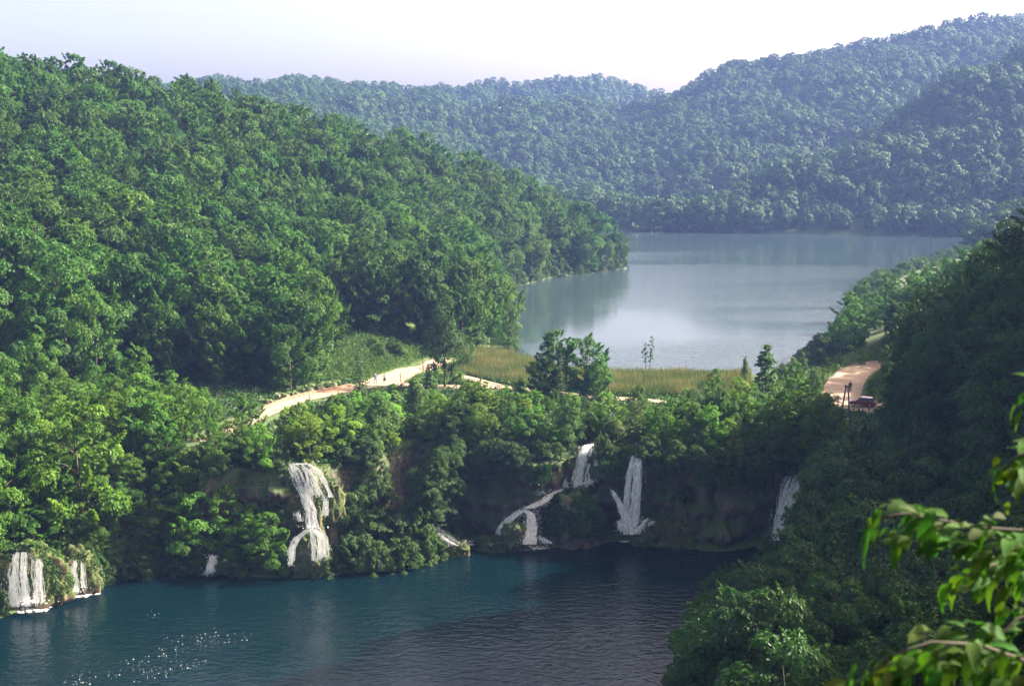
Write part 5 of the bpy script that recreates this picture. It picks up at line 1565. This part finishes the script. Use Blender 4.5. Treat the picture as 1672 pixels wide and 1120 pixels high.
person(613, 624, 1.5, .5, "walker in a blue jacket and dark trousers, further down the road", (.05, .12, .36), (.03, .035, .08), (.05, .03, .02))
person(628, 623, 1.5, .3, "walker in a pale top and dark skirt beside the blue-jacketed one", (.45, .45, .42), (.03, .02, .025), (.06, .03, .02), True, None)
person(1388, 640, 1.2, 2.9, "lone walker in dark clothes on the curving road near the red car", (.03, .03, .05), (.025, .025, .035), (.04, .03, .02))

# ------------------------------------------------------------------ car
def car(px, py, z, rot):
    b = Z(px, py, z); g = hz(b[0], b[1]) + .1
    e = tag(obj("parked_car", None, loc=(b[0], b[1], g), rot=(0, 0, rot)), "dark red hatchback parked on the curving road at the shaded bank's foot", "car")
    paint = plain("dark_red_paint", (.13, .012, .016), .28, 0, .6)
    glass = plain("car_glass", (.02, .025, .03), .06); rub = plain("tyre_rubber", (.015, .015, .015), .8); met = plain("rim_metal", (.45, .45, .46), .35, .8)
    blk = plain("black_trim", (.02, .02, .02), .5); lampm = plain("lamp_glass", (.7, .7, .65), .1); redl = plain("tail_lens", (.35, .01, .01), .2)
    # side profile (x forward), lofted across the width
    prof = [(-1.95, .32), (-1.98, .62), (-1.92, .86), (-1.55, .90), (-.6, .92), (.55, .92), (.95, .88), (1.75, .74), (1.92, .62), (1.95, .34), (1.6, .24), (-1.6, .24)]
    V, F = [], []
    ws = [-.80, -.76, 0, .76, .80]
    n = len(prof)
    for k, wv in enumerate(ws):
        inset = .93 if abs(wv) >= .8 else 1.0
        for x, zz in prof:
            V.append((x * inset, wv, .52 + (zz - .52) * (inset if abs(wv) >= .8 else 1)))
    for k in range(4):
        for i in range(n):
            F.append((k * n + i, k * n + (i + 1) % n, (k + 1) * n + (i + 1) % n, (k + 1) * n + i))
    F.append(tuple(range(n))[::-1]); F.append(tuple(4 * n + i for i in range(n)))
    bd = obj("body", mk("car_body", V, F, paint, smooth_=False), e)
    bv = bd.modifiers.new("soft", 'BEVEL'); bv.width = .05; bv.segments = 2
    low = [(-1.75, .9), (-1.4, 1.36), (.15, 1.40), (.85, .91)]
    V, F = [], []
    for s, k in ((-1, 0), (1, 0)):
        for x, zz in low:
            wv = .74 if zz < 1 else .58
            V.append((x, s * wv, zz))
    F = [(0, 1, 2, 3)[::-1], (4, 5, 6, 7), (0, 1, 5, 4), (2, 3, 7, 6), (0, 4, 7, 3)]
    obj("window", mk("cabin_glass", V, F, glass), e)
    obj("roof", MB().box((-.62, 0, 1.395), (1.62, 1.14, .06)).mesh("car_roof", paint), e)
    mbp = MB()
    for s in (-1, 1):
        for (x0, z0), (x1, z1) in ((low[0], low[1]), (low[2], low[3]), ((-.55, .92), (-.55, 1.39))):
            mbp.tube([(x0, s * (.75 if z0 < 1 else .59), z0), (x1, s * .60, z1) if z1 > 1 else (x1, s * .75, z1)], .045, 5)
        o = obj("pillar", mbp.mesh("pillar", paint), e); mbp = MB()
        obj("mirror", MB().box((.72, s * .88, .98), (.12, .16, .12)).mesh("mirror", paint), e)
        obj("headlight", MB().box((1.86, s * .55, .66), (.14, .34, .14)).mesh("headlight", lampm), e)
        obj("tail_light", MB().box((-1.94, s * .62, .72), (.10, .22, .22)).mesh("tail_light", redl), e)
        d = obj("door", MB().box((.0, s * .815, .60), (1.05, .02, .52)).mesh("door", paint), e)
        obj("handle", MB().box((-.38, s * .835, .78), (.16, .02, .03)).mesh("handle", blk), d)
        for x in (-1.22, 1.22):
            wmb = MB().tube([(x, s * .68, .30), (x, s * .84, .30)], .30, 18)
            wl = obj("wheel", wmb.mesh("wheel", rub), e)
            obj("rim", MB().tube([(x, s * .70, .30), (x, s * .85, .30)], .18, 12).mesh("rim", met), wl)
    obj("bumper", MB().box((1.93, 0, .40), (.14, 1.5, .18)).mesh("bumper", blk), e)
    obj("bumper", MB().box((-1.96, 0, .40), (.14, 1.5, .18)).mesh("bumper", blk), e)
    obj("number_plate", MB().box((2.005, 0, .42), (.02, .5, .11)).mesh("number_plate", plain("plate_white", (.7, .7, .7), .4)), e)
car(1408, 664, 1.2, math.radians(155))

# ------------------------------------------------------------------ leafy branches hanging close by: one tree standing just out of view
def leaf_mesh(name, L, W, bend, seed):
    n = 8
    V, F = [], []
    for i in range(n + 1):
        t = i / n
        wv = W * (math.sin(PI * t ** .8) ** .9) * (1 if t < .92 else .5) + .0008
        x = L * t
        z = -bend * L * t * t
        sw = .004 * math.sin(i * 2.1 + seed)
        V += [(x, -wv, z + .20 * wv + sw), (x, -wv * .5, z + .06 * wv), (x, 0, z), (x, wv * .5, z + .06 * wv), (x, wv, z + .20 * wv - sw)]
    for i in range(n):
        for k in range(4):
            a = i * 5 + k
            F.append((a, a + 1, a + 6, a + 5))
    return mk(name, V, F, M['fore'], [random.Random(seed + j).uniform(.3, .7) for j in range(len(V))], True)
LM = [leaf_mesh("leaf", .125 + .015 * k, .032 + .005 * (k % 3), .25 + .12 * k, k) for k in range(5)]
base = Vector((2.75, 2.3, 35.6))
e = tag(obj("elm_tree", None, loc=base), "elm whose drooping leafy branches hang close by over the shaded bank", "tree")
obj("trunk", MB().tube([(0, 0, -2.6), (.02, .1, 1.2), (.1, .2, 3.2), (.15, .25, 6.5)], [.20, .17, .14, .08], 10).mesh("elm_trunk", M['bark'], True), e)
rr = random.Random(3)
def twig(pix, D, n_leaf, start_z, rad=.009, spread=1.0, lsize=1.0):
    pts = [Vector(P(a, b, D + c)) for a, b, c in pix]
    j = Vector((base.x + .08, base.y + .15, start_z))
    full = [j] + pts
    br = obj("branch", MB().tube([p - base for p in full], [.02] + [rad * .6 * (1.3 - .9 * i / len(pts)) for i in range(len(pts))], 6).mesh("branch", M['bark'], True), e)
    seg = [(pts[i + 1] - pts[i]).length for i in range(len(pts) - 1)]
    tot = sum(seg)
    for k in range(n_leaf):
        d = (k + .5) / n_leaf * tot
        i = 0
        while i < len(seg) - 1 and d > seg[i]: d -= seg[i]; i += 1
        p = pts[i].lerp(pts[i + 1], d / seg[i])
        t = (pts[i + 1] - pts[i]).normalized()
        side = -1 if k % 2 else 1
        out = Vector((t.z * side * .3, -.45 * side + rr.uniform(-.5, .5), 0)) + Vector((rr.uniform(-.5, .1), 0, rr.uniform(-1.1, .45))) + t * rr.uniform(.2, .9)
        x = out.normalized()
        up = Vector((rr.uniform(-.5, .5), rr.uniform(-.6, .2), 1))
        y = up.cross(x).normalized(); z_ = x.cross(y)
        o = bpy.data.objects.new("leaf", LM[rr.randrange(5)])
        o.matrix_local = Matrix.Translation(p - base + x * .012 + Vector((rr.uniform(-.05, .05), rr.uniform(-.08, .08), rr.uniform(-.07, .03)))) @ Matrix((x, y, z_)).transposed().to_4x4() @ Matrix.Scale(rr.uniform(.30, .62) * lsize, 4)
        o.parent = br
        o.color = (rr.uniform(.45, 1.0), rr.uniform(.5, .9), .7, 1)
        link(o)
twig([(1690, 868, .1), (1610, 862, 0), (1540, 850, -.05), (1480, 838, -.1), (1432, 846, -.1)], 3.7, 120, 38.3)
twig([(1690, 905, .2), (1650, 915, .1), (1610, 925, 0), (1575, 940, 0)], 3.9, 54, 38.3)
twig([(1690, 1085, .1), (1600, 1052, 0), (1520, 1048, -.1), (1450, 1072, -.1), (1415, 1105, -.1)], 3.5, 120, 37.9)
twig([(1700, 1000, .3), (1660, 1010, .2), (1625, 1045, .2), (1590, 1085, .1)], 3.8, 48, 37.9)
twig([(1705, 745, .1), (1680, 735, 0), (1655, 750, 0), (1632, 775, 0)], 3.8, 26, 38.7)
twig([(1720, 650, .1), (1690, 640, 0), (1668, 650, 0)], 4.0, 16, 39.0)

# labels that came out alike are told apart by how far back each stands
seen = {}
for o in SC.objects:
    if o.parent is None and o.get("label"):
        seen.setdefault(o["label"].lower(), []).append(o)
for k_, v_ in seen.items():
    if len(v_) < 2: continue
    v_.sort(key=lambda o: o.location.y)
    for i, o in enumerate(v_):
        if len(v_) == 2: o["label"] += (", front one", ", rear one")[i]
        elif i < 12: o["label"] += ", " + ("first", "second", "third", "fourth", "fifth", "sixth", "seventh", "eighth", "ninth", "tenth", "eleventh", "twelfth")[i] + " back"
